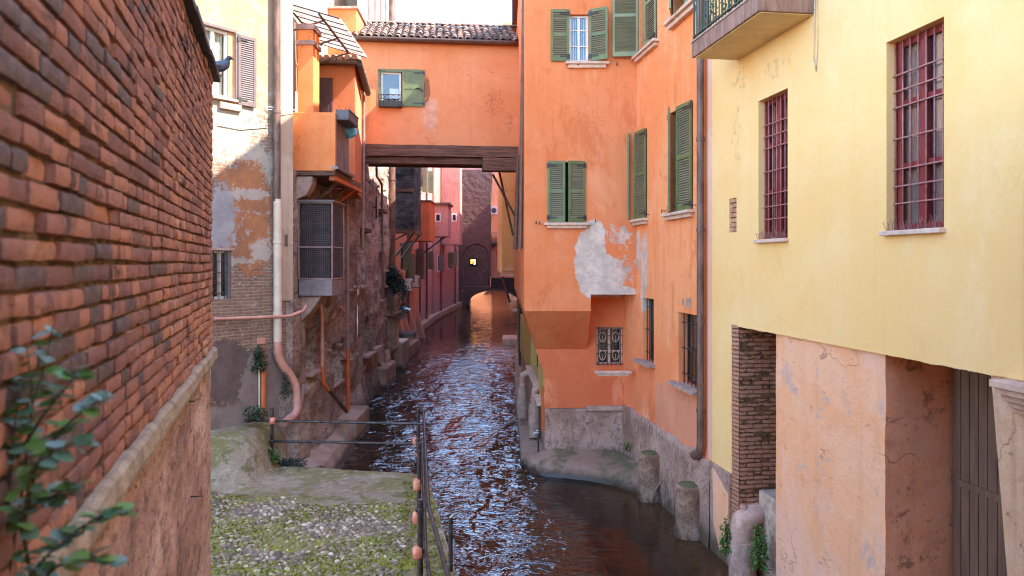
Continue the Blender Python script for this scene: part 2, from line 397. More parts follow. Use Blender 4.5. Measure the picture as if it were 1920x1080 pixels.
M['burnt'] = plain('burnt_dark_brick', (.125, .070, .062), .7, var=.4, scale=30, bump=.8, bd=.012, c2=(.21, .115, .095))
M['mortar'] = plain('sandy_mortar', (.13, .066, .032), .95, var=.5, scale=14, bump=.9, bd=.02, c2=(.27, .13, .05))
M['pierbrick'] = plain('dusty_brown_brick', (.56, .22, .115), .9, var=.35, scale=9, bump=.7, bd=.012, c2=(.66, .33, .20))

# ------------------------------------------------------------------ ground, canal bed, water
g = MB().quad((-900, -900, -.9), (900, -900, -.9), (900, 900, -.9), (-900, 900, -.9))
struct('ground', g, plain('earth', (.16, .13, .10), .95))

def watermat():
    N = NT('canal_water'); geo = N.n.new('ShaderNodeNewGeometry'); pos = geo.outputs['Position']
    n1 = N.noise(.6, 5, .6, pos); n2 = N.noise(5, 6, .7, pos)
    col = N.mix(N.ss(n1, .35, .65), (.009, .0055, .0038), (.024, .013, .008))
    x, y, z = N.sep(pos)
    # silt close to the stepped bank on the right lies shallower
    sh = N.math('ADD', N.math('SUBTRACT', x, N.math('SUBTRACT', 4.75, N.math('MULTIPLY', y, .1443))), N.math('MULTIPLY', N.math('SUBTRACT', n2, .5), .9))
    col = N.mix(N.ss(sh, -1.1, .2, 0, .75), col, (.10, .05, .022))
    a = N.n.new('ShaderNodeAttribute'); a.attribute_name = 'ripple'
    rv = N.map((.62, 1.55, 1), v=pos); rv2 = N.map((.8, 1.35, 1), rot=(0, 0, .35), v=pos)
    w1 = N.noise(1.4, 1.5, .5, rv, 1.6); w2 = N.noise(4.2, 1.5, .5, rv2, 1.2); w3 = N.noise(12, 1, .5, rv, .5)
    h = N.math('ADD', N.math('MULTIPLY', w1, 1.5), N.math('ADD', N.math('MULTIPLY', w2, .62), N.math('MULTIPLY', w3, .16)))
    h = N.math('MULTIPLY', h, a.outputs['Fac'])
    b = N.bump(h, 1.0, .064)
    m = N.fin(col, .075, b); N.b.inputs['IOR'].default_value = 2.0
    N.put(N.b.inputs['Specular IOR Level'], N.ss(a.outputs['Fac'], .15, .75, .05, .5))
    return m

def ripple_at(X, Y):
    """how broken the surface is: smooth by the right bank near the camera and in the left corner, rough mid-stream"""
    edge = .55 + .22 * math.sin(Y * 1.1) + .35 * fbm(X * .9, Y * .6, 3.3)
    a = 1.0
    if Y < 17.5: a = min(a, 1 - .93 * max(0, min(1, (X - edge) / .8)) * min(1, (17.5 - Y) / 1.0))
    a *= 1 - .9 * max(0, min(1, (-2.6 - X) / .5)) * max(0, min(1, (16.6 + (X + 3) * .2 - Y) / .8))
    if Y > 32: a *= max(.16, 1 - (Y - 32) / 18)
    s_ = .5 + .9 * fbm(X * .9 + .3 * fbm(X, Y * .5, 2), Y * .22, 9.1, 4); return a * max(.25, min(1.25, .55 + .75 * s_))
wb = MB(); rows = []; Y = 7.0
while Y < 125: rows.append(Y); Y += .055 * max(1, (Y / 14) ** 1.6)
xs = [-8 + i * .07 for i in range(193)]
att = []
for Y in rows:
    for X in xs:
        a = max(0, ripple_at(X, Y)); att.append(a)
        amp = .034 * a
        h = amp * (fbm(X * 1.1 + .25 * fbm(X, Y, 1), Y * 1.9 - .6 * abs(X + 1.6), 0, 3) + .45 * fbm(X * 2.6, Y * 4.4, 5, 2)) if Y < 60 else 0
        wb.v.append((X, Y, h))
nx = len(xs)
for i in range(len(rows) - 1):
    for j in range(nx - 1):
        wb.f.append((i * nx + j, i * nx + j + 1, (i + 1) * nx + j + 1, (i + 1) * nx + j))
wo = struct('canal_water', wb, watermat(), smooth=True)
at_ = wo.data.attributes.new('ripple', 'FLOAT', 'POINT'); at_.data.foreach_set('value', att)

# ------------------------------------------------------------------ cobbled landing on the left
def landing_h(X, Y):
    h = .70
    # rounded concrete mound against the house, steep on its canal side
    tx = max(0, min(1, (-4.62 - X) / .42)); ty = max(0, min(1, (Y - 12.95 - .25 * max(0, -X - 5.2)) / 1.25))
    h += .78 * math.sin(tx * math.pi / 2) * (ty * ty * (3 - 2 * ty))
    return h + .012 * fbm(X * 2, Y * 2, 0)
def landmat():
    N = NT('mossy_landing_concrete'); n1 = N.noise(.9, 6, .65); n2 = N.noise(6, 6, .7); n3 = N.noise(40, 4, .7)
    col = N.mix(N.ss(n1, .38, .66), (.30, .20, .13), (.42, .31, .20))
    col = N.mix(N.ss(N.noise(1.3, 6, .7, dist=.5), .44, .56, 0, .8), col, (.22, .175, .04))
    col = N.mix(N.ss(n2, .55, .75, 0, .5), col, (.13, .11, .08))
    col = N.mix(N.ss(n3, .52, .66, 0, .7), col, (.12, .085, .055)); col = N.mix(N.ss(n2, .47, .36, 0, .6), col, (.50, .40, .28)); col = N.mix(N.ss(N.noise(2.4, 7, .74), .53, .60, 0, .8), col, (.13, .12, .03))
    return N.fin(col, .92, N.bump(N.math('ADD', n2, N.math('MULTIPLY', n3, .5)), .9, .04))
M['landing'] = landmat()
def earthmat():
    N = NT('mossy_earth_between_cobbles'); n1 = N.noise(.85, 5, .6, dist=.4); n2 = N.noise(12, 6, .7)
    x, y, z = N.sep()
    col = N.mix(N.ss(n1, .43, .53), (.22, .15, .105), (.25, .225, .018))
    col = N.mix(N.ss(n2, .5, .75, 0, .6), col, (.07, .06, .03))
    return N.fin(col, .95, N.bump(n2, .8, .03))
M['earth_moss'] = earthmat()
def right_edge(Y): return -1.60 + (14.1 - Y) * .196
FAR = lambda X: 14.1 + max(0, (-1.6 - X)) * .22 + max(0, -4.35 - X) * 2.2
lb = MB(); nX, nY = 70, 74; idx = {}
for i in range(nX + 1):
    for j in range(nY + 1):
        X = -7.2 + (i / nX) * (7.2 - 1.6); t = j / nY; yf = FAR(X)
        Y = 7.5 + t * (yf - 7.5)
        X2 = X + max(0, (i / nX - .75) / .25) * (right_edge(Y) + 1.6)
        lb.v.append((X2, Y, landing_h(X2, Y)))
for i in range(nX):
    for j in range(nY):
        a = i * (nY + 1) + j; lb.f.append((a, a + nY + 1, a + nY + 2, a + 1))
k = len(lb.v)                                    # canal faces
for i in range(nX + 1): x, y, z = lb.v[i * (nY + 1) + nY]; lb.v.append((x, y + .06, -.4))
for i in range(nX): a = i * (nY + 1) + nY; lb.f.append((a, a + nY + 1, k + i + 1, k + i))
k = len(lb.v)
for j in range(nY + 1): x, y, z = lb.v[nX * (nY + 1) + j]; lb.v.append((x + .05, y, -.4))
for j in range(nY): a = nX * (nY + 1) + j; lb.f.append((a, k + j, k + j + 1, a + 1))
land = struct('landing', lb, M['landing'], smooth=False, auto=40)
# the sunken bed of earth and moss the cobbles are set in
def far_cob(X): return 12.35 + .30 * fbm(X * .7, 0, 2) + max(0, -X - 3.2) * .35
eb = MB(); n = 40
for i in range(n + 1):
    X = -6.4 + i / n * (6.4 - 2.0)
    for j in range(31):
        Y = 7.6 + j / 30 * (far_cob(X) - 7.6); X2 = X + max(0, (i / n - .7) / .3) * (right_edge(Y) - .52 + 2.0)
        eb.v.append((X2, Y, landing_h(X2, Y) + .006 + .006 * fbm(X2 * 5, Y * 5, 1)))
for i in range(n):
    for j in range(30): a = i * 31 + j; eb.f.append((a, a + 31, a + 32, a + 1))
struct('cobble_bed', eb, M['earth_moss'], smooth=True)
# cobbles
def cobmat():
    N = NT('river_cobble'); g = N.n.new('ShaderNodeNewGeometry'); oi = N.n.new('ShaderNodeObjectInfo')
    r = N.math('FRACT', N.math('ADD', g.outputs['Random Per Island'], oi.outputs['Random']))
    col = N.ramp(r, [(0, (.12, .075, .045)), (.4, (.25, .165, .10)), (.75, (.38, .26, .165)), (.92, (.50, .36, .24)), (1, (.74, .57, .38))])
    n = N.noise(30, 5, .7, g.outputs['Position']); col = N.mix(N.ss(n, .5, .75, 0, .5), col, (.13, .11, .09))
    ms = N.noise(.85, 5, .6, g.outputs['Position'], .4)
    col = N.mix(N.math('MULTIPLY', N.ss(ms, .47, .57), N.ss(n, .42, .56, 0, .75)), col, (.20, .185, .025))
    return N.fin(col, .8, N.bump(n, .5, .01))
M['cobble'] = cobmat()
def cob_mesh(seed, rnd):
    mb = MB(); sg = 7; prof = [(1.0, -.35), (1.0, .25), (.62, .82)]
    jit = [1 + rnd.uniform(-.2, .2) for _ in range(sg)]
    for r, z in prof:
        for q in range(sg):
            a = 2 * math.pi * q / sg; mb.v.append((r * jit[q] * math.cos(a), r * jit[q] * math.sin(a), z + rnd.uniform(-.08, .08)))
    mb.v.append((0, 0, 1))
    for i in range(2):
        for q in range(sg): q2 = (q + 1) % sg; mb.f.append((i * sg + q, i * sg + q2, (i + 1) * sg + q2, (i + 1) * sg + q))
    for q in range(sg): mb.f.append((2 * sg + q, 2 * sg + (q + 1) % sg, 3 * sg))
    return mb
rnd = random.Random(3); cobs = []; step = .088
j = 0; Y = 8.2
while Y < 13.9:
    X = -6.0 + (j % 2) * step / 2
    while X < -1.5:
        x = X + rnd.uniform(-.022, .022); y = Y + rnd.uniform(-.022, .022)
        if y < far_cob(x) - .03 and x < right_edge(y) - .56 and x > -.425 * y - .2 and fbm(x * .8, y * .9, 7) < .55 + .3 * rnd.random():
            cobs.append((x, y, rnd.uniform(.022, .054), rnd.uniform(.6, 1.0), rnd.uniform(0, 6.28)))
        X += step
    Y += step * .88; j += 1
def cob_key(c):
    x, y = c[0], c[1]; px = CX + x / y * FPX; py = HY + 4.0 / y * FPX
    return y if (400 < px < 800 and py < 1085) else 99
cobs.sort(key=cob_key)
cv = [cob_mesh(q, rnd) for q in range(8)]; cme = []
for q, mb in enumerate(cv):
    me = mb.mesh('cobble'); me.materials.append(M['cobble']); me.polygons.foreach_set('use_smooth', [True] * len(me.polygons)); cme.append(me)
for x, y, r, e, a in cobs[:300]:
    o = obj('cobble', rnd.choice(cme), None, land, loc=(x, y, landing_h(x, y) + .004), rot=(rnd.uniform(-.1, .1), rnd.uniform(-.1, .1), a)); o.scale = (r * 1.12, r * e, .016 + rnd.random() * .016)
sb = MB()
for x, y, r, e, a in cobs[300:]:
    src = rnd.choice(cv); ca, sa = math.cos(a), math.sin(a); hz = .016 + rnd.random() * .016; z0 = landing_h(x, y) + .004
    sb.add([(x + (vx * r * 1.12 * ca - vy * r * e * sa), y + (vx * r * 1.12 * sa + vy * r * e * ca), z0 + vz * hz) for vx, vy, vz in src.v], src.f)
obj('cobbles', sb, M['cobble'], land, smooth=True, kind='stuff')
# tufts of moss between the stones
tb = MB()
for _ in range(5200):
    y = rnd.uniform(8.8, 13.6); x = rnd.uniform(-.42 * y, right_edge(y) - .02)
    strip = x > right_edge(y) - .5
    if not strip and (y > far_cob(x) or fbm(x * .85 + 3, y * .85, 4, 4) < -.02): continue
    if strip and rnd.random() > .8: continue
    z = landing_h(x, y) + .008
    for _ in range(2):
        a = rnd.uniform(0, 6.28); l = rnd.uniform(.012, .032); hh = rnd.uniform(.012, .035)
        bx, by = x + rnd.uniform(-.03, .03), y + rnd.uniform(-.03, .03); ca, sa = math.cos(a) * l, math.sin(a) * l
        tb.add([(bx - ca, by - sa, z), (bx + ca, by + sa, z), (bx + sa * .6, by - ca * .6, z + hh)], [(0, 1, 2)])
tag(obj('moss', tb, M['moss'], kind='stuff'), 'green moss growing between the cobbles and along the landing edge', 'moss')
# ------------------------------------------------------------------ brick wall close on the left
FW = Frame(-.587, 0, -.308, 1.0)
bw = FW.root('brick_wall', 'close brick garden wall on the left, dark red bricks over a stone band', 'wall')
UE = 6.68; ZB, ZT = 3.98, 6.27
def brick_shape(rnd, L, H, D, rough=.0013):
    """a worn brick: lattice box with rounded, chipped corners; front at y = 0 (y into wall)"""
    nx_, ny_, nz_ = 4, 2, 3; mb = MB(); ids = {}
    def vid(i, j, k):
        if (i, j, k) in ids: return ids[(i, j, k)]
        x, y, z = (i / nx_ - .5), (j / ny_), (k / nz_ - .5)
        rx = .010 * (1 if 0 < i < nx_ else -.2); c = ((i in (0, nx_)) + (j == 0) + (k in (0, nz_)))
        X, Y_, Z = x * L, y * D, z * H
        if c >= 2:
            s_ = .0016 * (c - 1) + rnd.uniform(0, .0036)
            X -= math.copysign(s_ * (i in (0, nx_)), x); Z -= math.copysign(s_ * (k in (0, nz_)), z); Y_ += s_ * (j == 0)
        X += rnd.uniform(-rough, rough) * .6; Z += rnd.uniform(-rough, rough) * .6; Y_ += rnd.uniform(-rough, rough) * (j == 0)
        mb.v.append((X, Y_, Z)); ids[(i, j, k)] = len(mb.v) - 1; return ids[(i, j, k)]
    for i in range(nx_):
        for k in range(nz_): mb.f.append((vid(i, 0, k), vid(i + 1, 0, k), vid(i + 1, 0, k + 1), vid(i, 0, k + 1)))
    for j in range(ny_ - 1):
        for i in range(nx_):
            mb.f.append((vid(i, j, 0), vid(i, j + 1, 0), vid(i + 1, j + 1, 0), vid(i + 1, j, 0))); mb.f.append((vid(i, j, nz_), vid(i + 1, j, nz_), vid(i + 1, j + 1, nz_), vid(i, j + 1, nz_)))
        for k in range(nz_):
            mb.f.append((vid(0, j, k), vid(0, j, k + 1), vid(0, j + 1, k + 1), vid(0, j + 1, k))); mb.f.append((vid(nx_, j, k), vid(nx_, j + 1, k), vid(nx_, j + 1, k + 1), vid(nx_, j, k + 1)))
    return mb
rnd = random.Random(11); BR = []; CH = .0655
row = 0; z = ZB + CH / 2
while z < ZT - .02:
    u = .95 + rnd.uniform(-.2, 0)
    while u < UE - .05:
        L = rnd.choice([.25, .26, .245, .12, .125, .17, .25]) * rnd.uniform(.95, 1.04)
        if u + L > UE: L = UE - u
        wz = .010 * fbm(u * .8, row * .3, 2)
        if L > .06: BR.append((u + L / 2, z + wz, L - rnd.uniform(.004, .009), CH - rnd.uniform(.005, .011), rnd.uniform(-.003, .004) - (.008 if rnd.random() < .04 else 0) + (.010 if rnd.random() < .07 else 0)))
        u += L
    z += CH; row += 1
def bsize(b):
    p = FW.world(b[0], 0, b[1]); px = CX + p.x / p.y * FPX; py = HY - (p.z - CZ) / p.y * FPX
    if not (-60 < px < 420 and -30 < py < 1110): return 1e6 + p.y
    return p.y / b[2] ** .3
BR.sort(key=bsize)
bm_var = {}
for cls in (.11, .16, .24):
    bm_var[cls] = []
    for q in range(7):
        me = brick_shape(rnd, cls, .052, .07).mesh('brick'); me.materials.append(M['brick'])
        me.polygons.foreach_set('use_smooth', [True] * len(me.polygons)); me.set_sharp_from_angle(angle=R(22)); bm_var[cls].append(me)
bm_dark = {c: [] for c in bm_var}
for c in bm_var:
    for me in bm_var[c][:4]: m2 = me.copy(); m2.materials.clear(); m2.materials.append(M['burnt']); bm_dark[c].append(m2)
for u, z, L, H, dy in BR[:300]:
    cls = min(bm_var, key=lambda c: abs(c - L))
    o = obj('brick', rnd.choice((bm_dark if rnd.random() < (.18 if u < 2.3 else .06) else bm_var)[cls]), None, bw, loc=(u, dy, z), rot=(rnd.uniform(-.02, .02), rnd.uniform(-.012, .012), rnd.uniform(-.012, .012))); o.scale = (L / cls, 1, H / .052)
sb = MB()
for u, z, L, H, dy in BR[300:]:
    s_ = brick_shape(rnd, L, H, .06, .002); t = rnd.uniform(-.012, .012); ct, st = math.cos(t), math.sin(t)
    sb.add([(u + x * ct - zz * st, y + dy, z + x * st + zz * ct) for x, y, zz in s_.v], s_.f)
obj('brick_courses', sb, M['brick'], bw, kind='stuff', auto=22)
# mortar core with an uneven face
mb = MB(); nu, nz_ = 150, 60
for i in range(nu + 1):
    for k in range(nz_ + 1):
        u = .9 + i / nu * (UE - .004 - .9); z = ZB - .1 + k / nz_ * (ZT - ZB + .1)
        mb.v.append((u, .019 + .007 * fbm(u * 9, z * 9, 0), z))
for i in range(nu):
    for k in range(nz_): a = i * (nz_ + 1) + k; mb.f.append((a, a + nz_ + 1, a + nz_ + 2, a + 1))
mb.box(.9, UE - .005, .03, .42, ZB - .1, ZT)
obj('mortar', mb, M['mortar'], bw)
# stone band and the plastered foot of the wall
mb = MB(); n = 40
ring = [(-.030, 3.875), (-.036, 3.905), (-.030, 3.965), (-.012, 3.98), (.05, 3.98), (.05, 3.875)]
for i in range(n + 1):
    u = .9 + i / n * (UE + .03 - .9)
    for y, z in ring: mb.v.append((u, y + .008 * fbm(u * 4, z * 9, 0), z + .012 * fbm(u * 2.5, y, 5)))
for i in range(n):
    for k in range(6): k2 = (k + 1) % 6; mb.f.append((i * 6 + k, i * 6 + k2, (i + 1) * 6 + k2, (i + 1) * 6 + k)[::-1])
mb.f.append(tuple(n * 6 + k for k in range(6)))
obj('stone_band', mb, plain('stone_band', (.36, .24, .16), .9, var=.3, scale=6, bump=.7, bd=.02, c2=(.46, .33, .23)), bw)
def footmat():
    N = NT('stained_wall_plaster'); v = N.map((.45, .45, 1)); n1 = N.noise(1.6, 8, .74, v, .4); n2 = N.noise(8, 8, .76, v); n3 = N.noise(34, 5, .75, v)
    col = N.ramp(n1, [(.36, (0.244, 0.128, 0.098)), (.46, (0.464, 0.244, 0.183)), (.55, (0.634, 0.354, 0.262)), (.64, (0.805, 0.537, 0.439))])
    col = N.mix(N.ss(n2, .50, .60, 0, .7), col, (.17, .08, .06)); col = N.mix(N.ss(n3, .57, .64, 0, .9), col, (.06, .03, .022))
    return N.fin(col, .92, N.bump(N.math('ADD', n2, N.math('MULTIPLY', n3, .3)), .9, .03))
mb = MB(); nu, nz_ = 120, 90
for i in range(nu + 1):
    for k in range(nz_ + 1):
        u = .9 + i / nu * (UE - .9); z = .55 + k / nz_ * 3.35
        e = max(0, (u - UE + .07) / .07) ** 2 * .03
        mb.v.append((u, .018 + .010 * fbm(u * .9, z * 2.2, 3, 6) * 1.6 + e, z))
for i in range(nu):
    for k in range(nz_): a = i * (nz_ + 1) + k; mb.f.append((a, a + nz_ + 1, a + nz_ + 2, a + 1))
mb.box(.9, UE - .003, .04, .42, .4, 3.9)
obj('plaster_foot', mb, footmat(), bw, smooth=True)
mb = MB().box(UE - .01, UE + .022, .022, .40, .5, 3.86)
obj('edge_render', mb, plain('pale_edge_render', (.50, .42, .37), .9), bw, bevel=.012)
# dark coping of thin slabs
mb = MB()
for i in range(12):
    a = .9 + i * .5; b = min(a + .49, UE + .12)
    if a < UE: mb.box(a, b, -.055 + .006 * (i % 2), .47, ZT + .002, ZT + .045 + .004 * (i % 3))
obj('coping', mb, plain('dark_slate_coping', (.030, .026, .028), .6, var=.3), bw, bevel=.006)
# rusty nails in the plaster
mb = MB()
for px, py, dx, dz in ((392, 679, .10, .01), (355, 752, .09, .0), (362, 930, .16, -.05)):
    u, z = FW.hit(px, py); mb.tube([(u, .03, z), (u - .02, -.03, z), (u + dx, -.05, z + dz)], .004, 5)
obj('iron_nail', mb, M['iron'], bw)

# ------------------------------------------------------------------ plant in front of the wall, close to the camera
def leaf_mesh(mat):
    mb = MB(); pr = [(0, 0), (.18, .30), (.45, .42), (.72, .30), (1, 0)]
    for t, wd in pr:
        if wd: mb.v += [(t, -wd, .10 * wd - .12 * t * t), (t, 0, -.06 * t), (t, wd, .10 * wd - .12 * t * t)]
        else: mb.v.append((t, 0, -.10 * t))
    mb.f = [(0, 1, 2), (0, 2, 3), (1, 4, 5, 2), (2, 5, 6, 3), (4, 7, 8, 5), (5, 8, 9, 6), (7, 10, 8), (8, 10, 9)]
    me = mb.mesh('leaf'); me.materials.append(mat); me.polygons.foreach_set('use_smooth', [True] * len(me.polygons)); return me
rnd = random.Random(5)
pl = thing('leafy_shrub', 'blurred blue-green leafy sprig growing in front of the brick wall at lower left', 'plant', tuple(W(-40, 1120, 1.55)))
o0 = pl.location.copy(); lm = leaf_mesh(M['leaf_blue']); lme2 = leaf_mesh(M['leaf_fern'])
sprigs = [([(10, 1120), (45, 900), (60, 760), (85, 680), (100, 610)], 1.62), ([(40, 1000), (70, 870), (120, 800), (170, 760), (205, 745)], 1.55),
          ([(30, 1110), (90, 1040), (150, 990), (205, 960), (235, 965)], 1.5), ([(20, 900), (40, 800), (60, 730), (50, 650)], 1.7), ([(60, 1100), (110, 1060), (170, 1040), (210, 1060)], 1.48),
          ([(30, 860), (80, 780), (130, 720), (150, 690)], 1.6), ([(60, 1090), (40, 980), (60, 880), (110, 840), (160, 830)], 1.52), ([(10, 1000), (20, 880), (30, 780), (45, 700)], 1.66), ([(0, 1000), (40, 960), (100, 930), (150, 900)], 1.56)]
nl = 0
for pts, yy in sprigs:
    P = [W(x, y, yy + .05 * rnd.uniform(-1, 1)) - o0 for x, y in pts]
    obj('stem', MB().tube(P, [.004 - .0028 * i / (len(P) - 1) for i in range(len(P))], 6), M['stem'], pl, smooth=True)
    for i in range(len(P) - 1):
        for q in range(6):
            t = q / 6 + rnd.uniform(0, .14); p = P[i].lerp(P[i + 1], t)
            for sgn in (-1, 1):
                if rnd.random() < .1 or (i == 0 and rnd.random() < .3): continue
                s_ = rnd.uniform(.026, .048) * (1.1 - .25 * i / len(P))
                rt = (rnd.uniform(-.5, .5), rnd.uniform(-.6, .35), (0 if sgn > 0 else math.pi) + rnd.uniform(-.9, .9))
                o = obj('leaf', lm if rnd.random() < .6 else lme2, None, pl, loc=p, rot=rt); o.scale = (s_, s_, s_); nl += 1

def foliage(name, label, cat, c, rx, ry, rz, n, mat, size=(.03, .06), parts=True, seed=1, droop=0., group=None):
    """a clump of small leaves on thin stems round the point c"""
    rn = random.Random(seed); t = thing(name, label, cat, tuple(c), group=group); mb = MB(); st = MB()
    for q in range(max(4, n // 60)):
        a = rn.uniform(0, 6.28); e = rn.uniform(-.2, 1)
        p = Vector((rx * .8 * math.cos(a), ry * .8 * math.sin(a), rz * e)); st.tube([(0, 0, -rz * .6), tuple(p * .5 + Vector((0, 0, rz * .2))), tuple(p - Vector((0, 0, droop * .5)))], [.008, .005, .002], 5)
    for q in range(n):
        while True:
            d = Vector((rn.uniform(-1, 1), rn.uniform(-1, 1), rn.uniform(-1, 1)))
            if .15 < d.length < 1 + .25 * fbm(d.x * 2 + seed, d.y * 2, d.z * 2): break
        p = Vector((d.x * rx, d.y * ry, d.z * rz - droop * (d.x * d.x + d.y * d.y)))
        s_ = rn.uniform(*size); a = rn.uniform(0, 6.28); b = rn.uniform(-.9, .9); cc = rn.uniform(-.8, .8)
        m = Matrix.Rotation(a, 3, 'Z') @ Matrix.Rotation(b, 3, 'Y') @ Matrix.Rotation(cc, 3, 'X')
        vs = [Vector((0, 0, 0)), Vector((.4, -.34, .06)), Vector((1, 0, -.1)), Vector((.4, .34, .06)), Vector((.45, 0, -.03))]
        mb.add([p + m @ (v * s_) for v in vs], [(0, 1, 4), (1, 2, 4), (2, 3, 4), (3, 0, 4)])
    obj('foliage', mb, mat, t, kind='stuff'); obj('stems', st, M['stem'], t)
    return t
# ------------------------------------------------------------------ pigeon perched on the coping
def pigeon(loc, rz):
    N = NT('grey_pigeon_plumage'); x, y, z = N.sep(); n = N.noise(30, 4)
    col = N.mix(N.ss(z, .10, .16), (.09, .10, .13), (.030, .040, .055)); col = N.mix(N.ss(n, .45, .7, 0, .4), col, (.03, .03, .04))
    t = thing('pigeon', 'small grey pigeon perched at the end of the brick wall coping', 'pigeon', tuple(loc), rz)
    P = [(-.155, 0, .045), (-.11, 0, .055), (-.06, 0, .068), (-.01, 0, .078), (.035, 0, .088), (.060, 0, .105), (.070, 0, .128), (.076, 0, .148), (.090, 0, .160), (.103, 0, .158), (.113, 0, .152)]
    rr = [.012, .018, .036, .048, .049, .041, .029, .022, .023, .018, .006]
    mb = MB().tube(P, rr, 12)
    for sx in (-1, 1):                       # folded wings lie along the flanks
        mb.tube([(.03, sx * .040, .085), (-.02, sx * .046, .078), (-.08, sx * .034, .062), (-.14, sx * .014, .048)], [.010, .020, .016, .004], 8)
    obj('body', mb, N.fin(col, .6), t, smooth=True)
    obj('beak', MB().tube([(.110, 0, .153), (.126, 0, .148), (.134, 0, .143)], [.006, .004, .001], 6), plain('beak', (.05, .045, .04), .5), t, smooth=True)
    for sx in (-1, 1):
        obj('eye', MB().lathe([(.001, -.004), (.0035, -.002), (.004, 0), (.0035, .002), (.001, .004)], 8, (.098, sx * .017, .163)), plain('amber_eye', (.5, .15, .03), .2), t, smooth=True)
        lg = MB().tube([(0, sx * .018, .045), (.004, sx * .018, .003)], .004, 6)
        for a in (-.5, 0, .5, 3.14): lg.tube([(.004, sx * .018, .004), (.004 + .028 * math.cos(a), sx * .018 + .028 * math.sin(a), .003)], [.003, .0015], 5)
        obj('leg', lg, plain('pink_leg', (.40, .12, .09), .6), t, smooth=True)
pp = FW.world(UE + .06, -.035, ZT + .047); pigeon(pp, R(15))
# ------------------------------------------------------------------ window, shutter, sill builders (all in a wall's own axes)
def shutter(root, hx, y, z0, z1, wd, ang=0., side=1, mat='green', slats=True, panels=2, name='shutter'):
    """leaf hinged at (hx, y); side=+1 leaf runs to +x from the hinge, -1 to -x; ang swings it outwards"""
    H = z1 - z0; st = .055 if wd > .3 else .042; rail = .07; th = .035; mb = MB(); lv = MB()
    X = lambda a, b: (min(side * a, side * b), max(side * a, side * b))
    def bx(m, a, b, y0, y1, c, d): a, b = X(a, b); m.box(a, b, y0, y1, c, d)
    bx(mb, 0, st, -th, 0, 0, H); bx(mb, wd - st, wd, -th, 0, 0, H)
    zs = [0, rail * 1.5] if slats else [0, rail]
    edges = [rail * 1.5] + [H * q / panels for q in range(1, panels)] + [H - rail]
    bx(mb, st, wd - st, -th + .002, -.002, 0, edges[0]); bx(mb, st, wd - st, -th + .002, -.002, H - rail, H)
    for q in range(1, panels): bx(mb, st, wd - st, -th + .002, -.002, edges[q] - rail / 2, edges[q] + rail / 2)
    for q in range(panels):
        a = edges[q] + (rail / 2 if q else 0); b = edges[q + 1] - (rail / 2 if q + 1 < panels else 0)
        if slats:
            n = max(4, int((b - a) / .042)); dz = (b - a) / n
            x0, x1 = X(st, wd - st)
            for k in range(n):
                zz = a + (k + .5) * dz
                lv.add([(x0, -th + .004, zz - dz * .52), (x1, -th + .004, zz - dz * .52), (x1, -.006, zz + dz * .42), (x0, -.006, zz + dz * .42),
                        (x0, -th + .010, zz - dz * .62), (x1, -th + .010, zz - dz * .62), (x1, -.001, zz + dz * .32), (x0, -.001, zz + dz * .32)],
                       [(0, 1, 2, 3), (7, 6, 5, 4), (0, 4, 5, 1), (3, 2, 6, 7)])
        else:
            bx(lv, st, wd - st, -th + .012, -.008, a, b)
    o = obj(name, mb, M[mat], root, loc=(hx, y, z0), rot=(0, 0, -side * ang), bevel=.004)
    if slats: obj('louvre', lv, M['slat'] if mat.startswith('green') else M[mat], o, kind='stuff')
    else: obj('panel', lv, M[mat], o)
    for zz in (.10, H - .10):
        hg = MB(); a, b = X(-.02, .05); hg.box(a, b, -th - .008, -th + .001, zz - .05, zz + .05)
        a, b = X(-.02, wd * .5); hg.box(a, b, -th - .006, -th + .001, zz - .014, zz + .014)
        obj('hinge', hg, M['iron'], o)
    return o

def sill(root, x0, x1, z, proj=.12, th=.07, mat='pale_stone', back=.05, mould=True):
    mb = MB().box(x0, x1, -proj, back, z - th * .55, z)
    if mould: mb.box(x0 + .06, x1 - .06, -proj * .62, back - .004, z - th * 1.25, z - th * .55)
    return obj('sill', mb, M[mat], root, bevel=.008)

def bars(root, x0, x1, z0, z1, y, nv, zh, r=.010, mat='iron', name='bar'):
    for k in range(nv):
        x = x0 + (k + .5) * (x1 - x0) / nv if nv > 1 else (x0 + x1) / 2
        obj(name, MB().tube([(x, y, z0), (x, y, z1)], r, 6), M[mat], root, smooth=True)
    for zz in zh: obj(name, MB().box(x0, x1, y - r * 1.2, y + r * 1.2, zz - r * .8, zz + r * .8), M[mat], root)

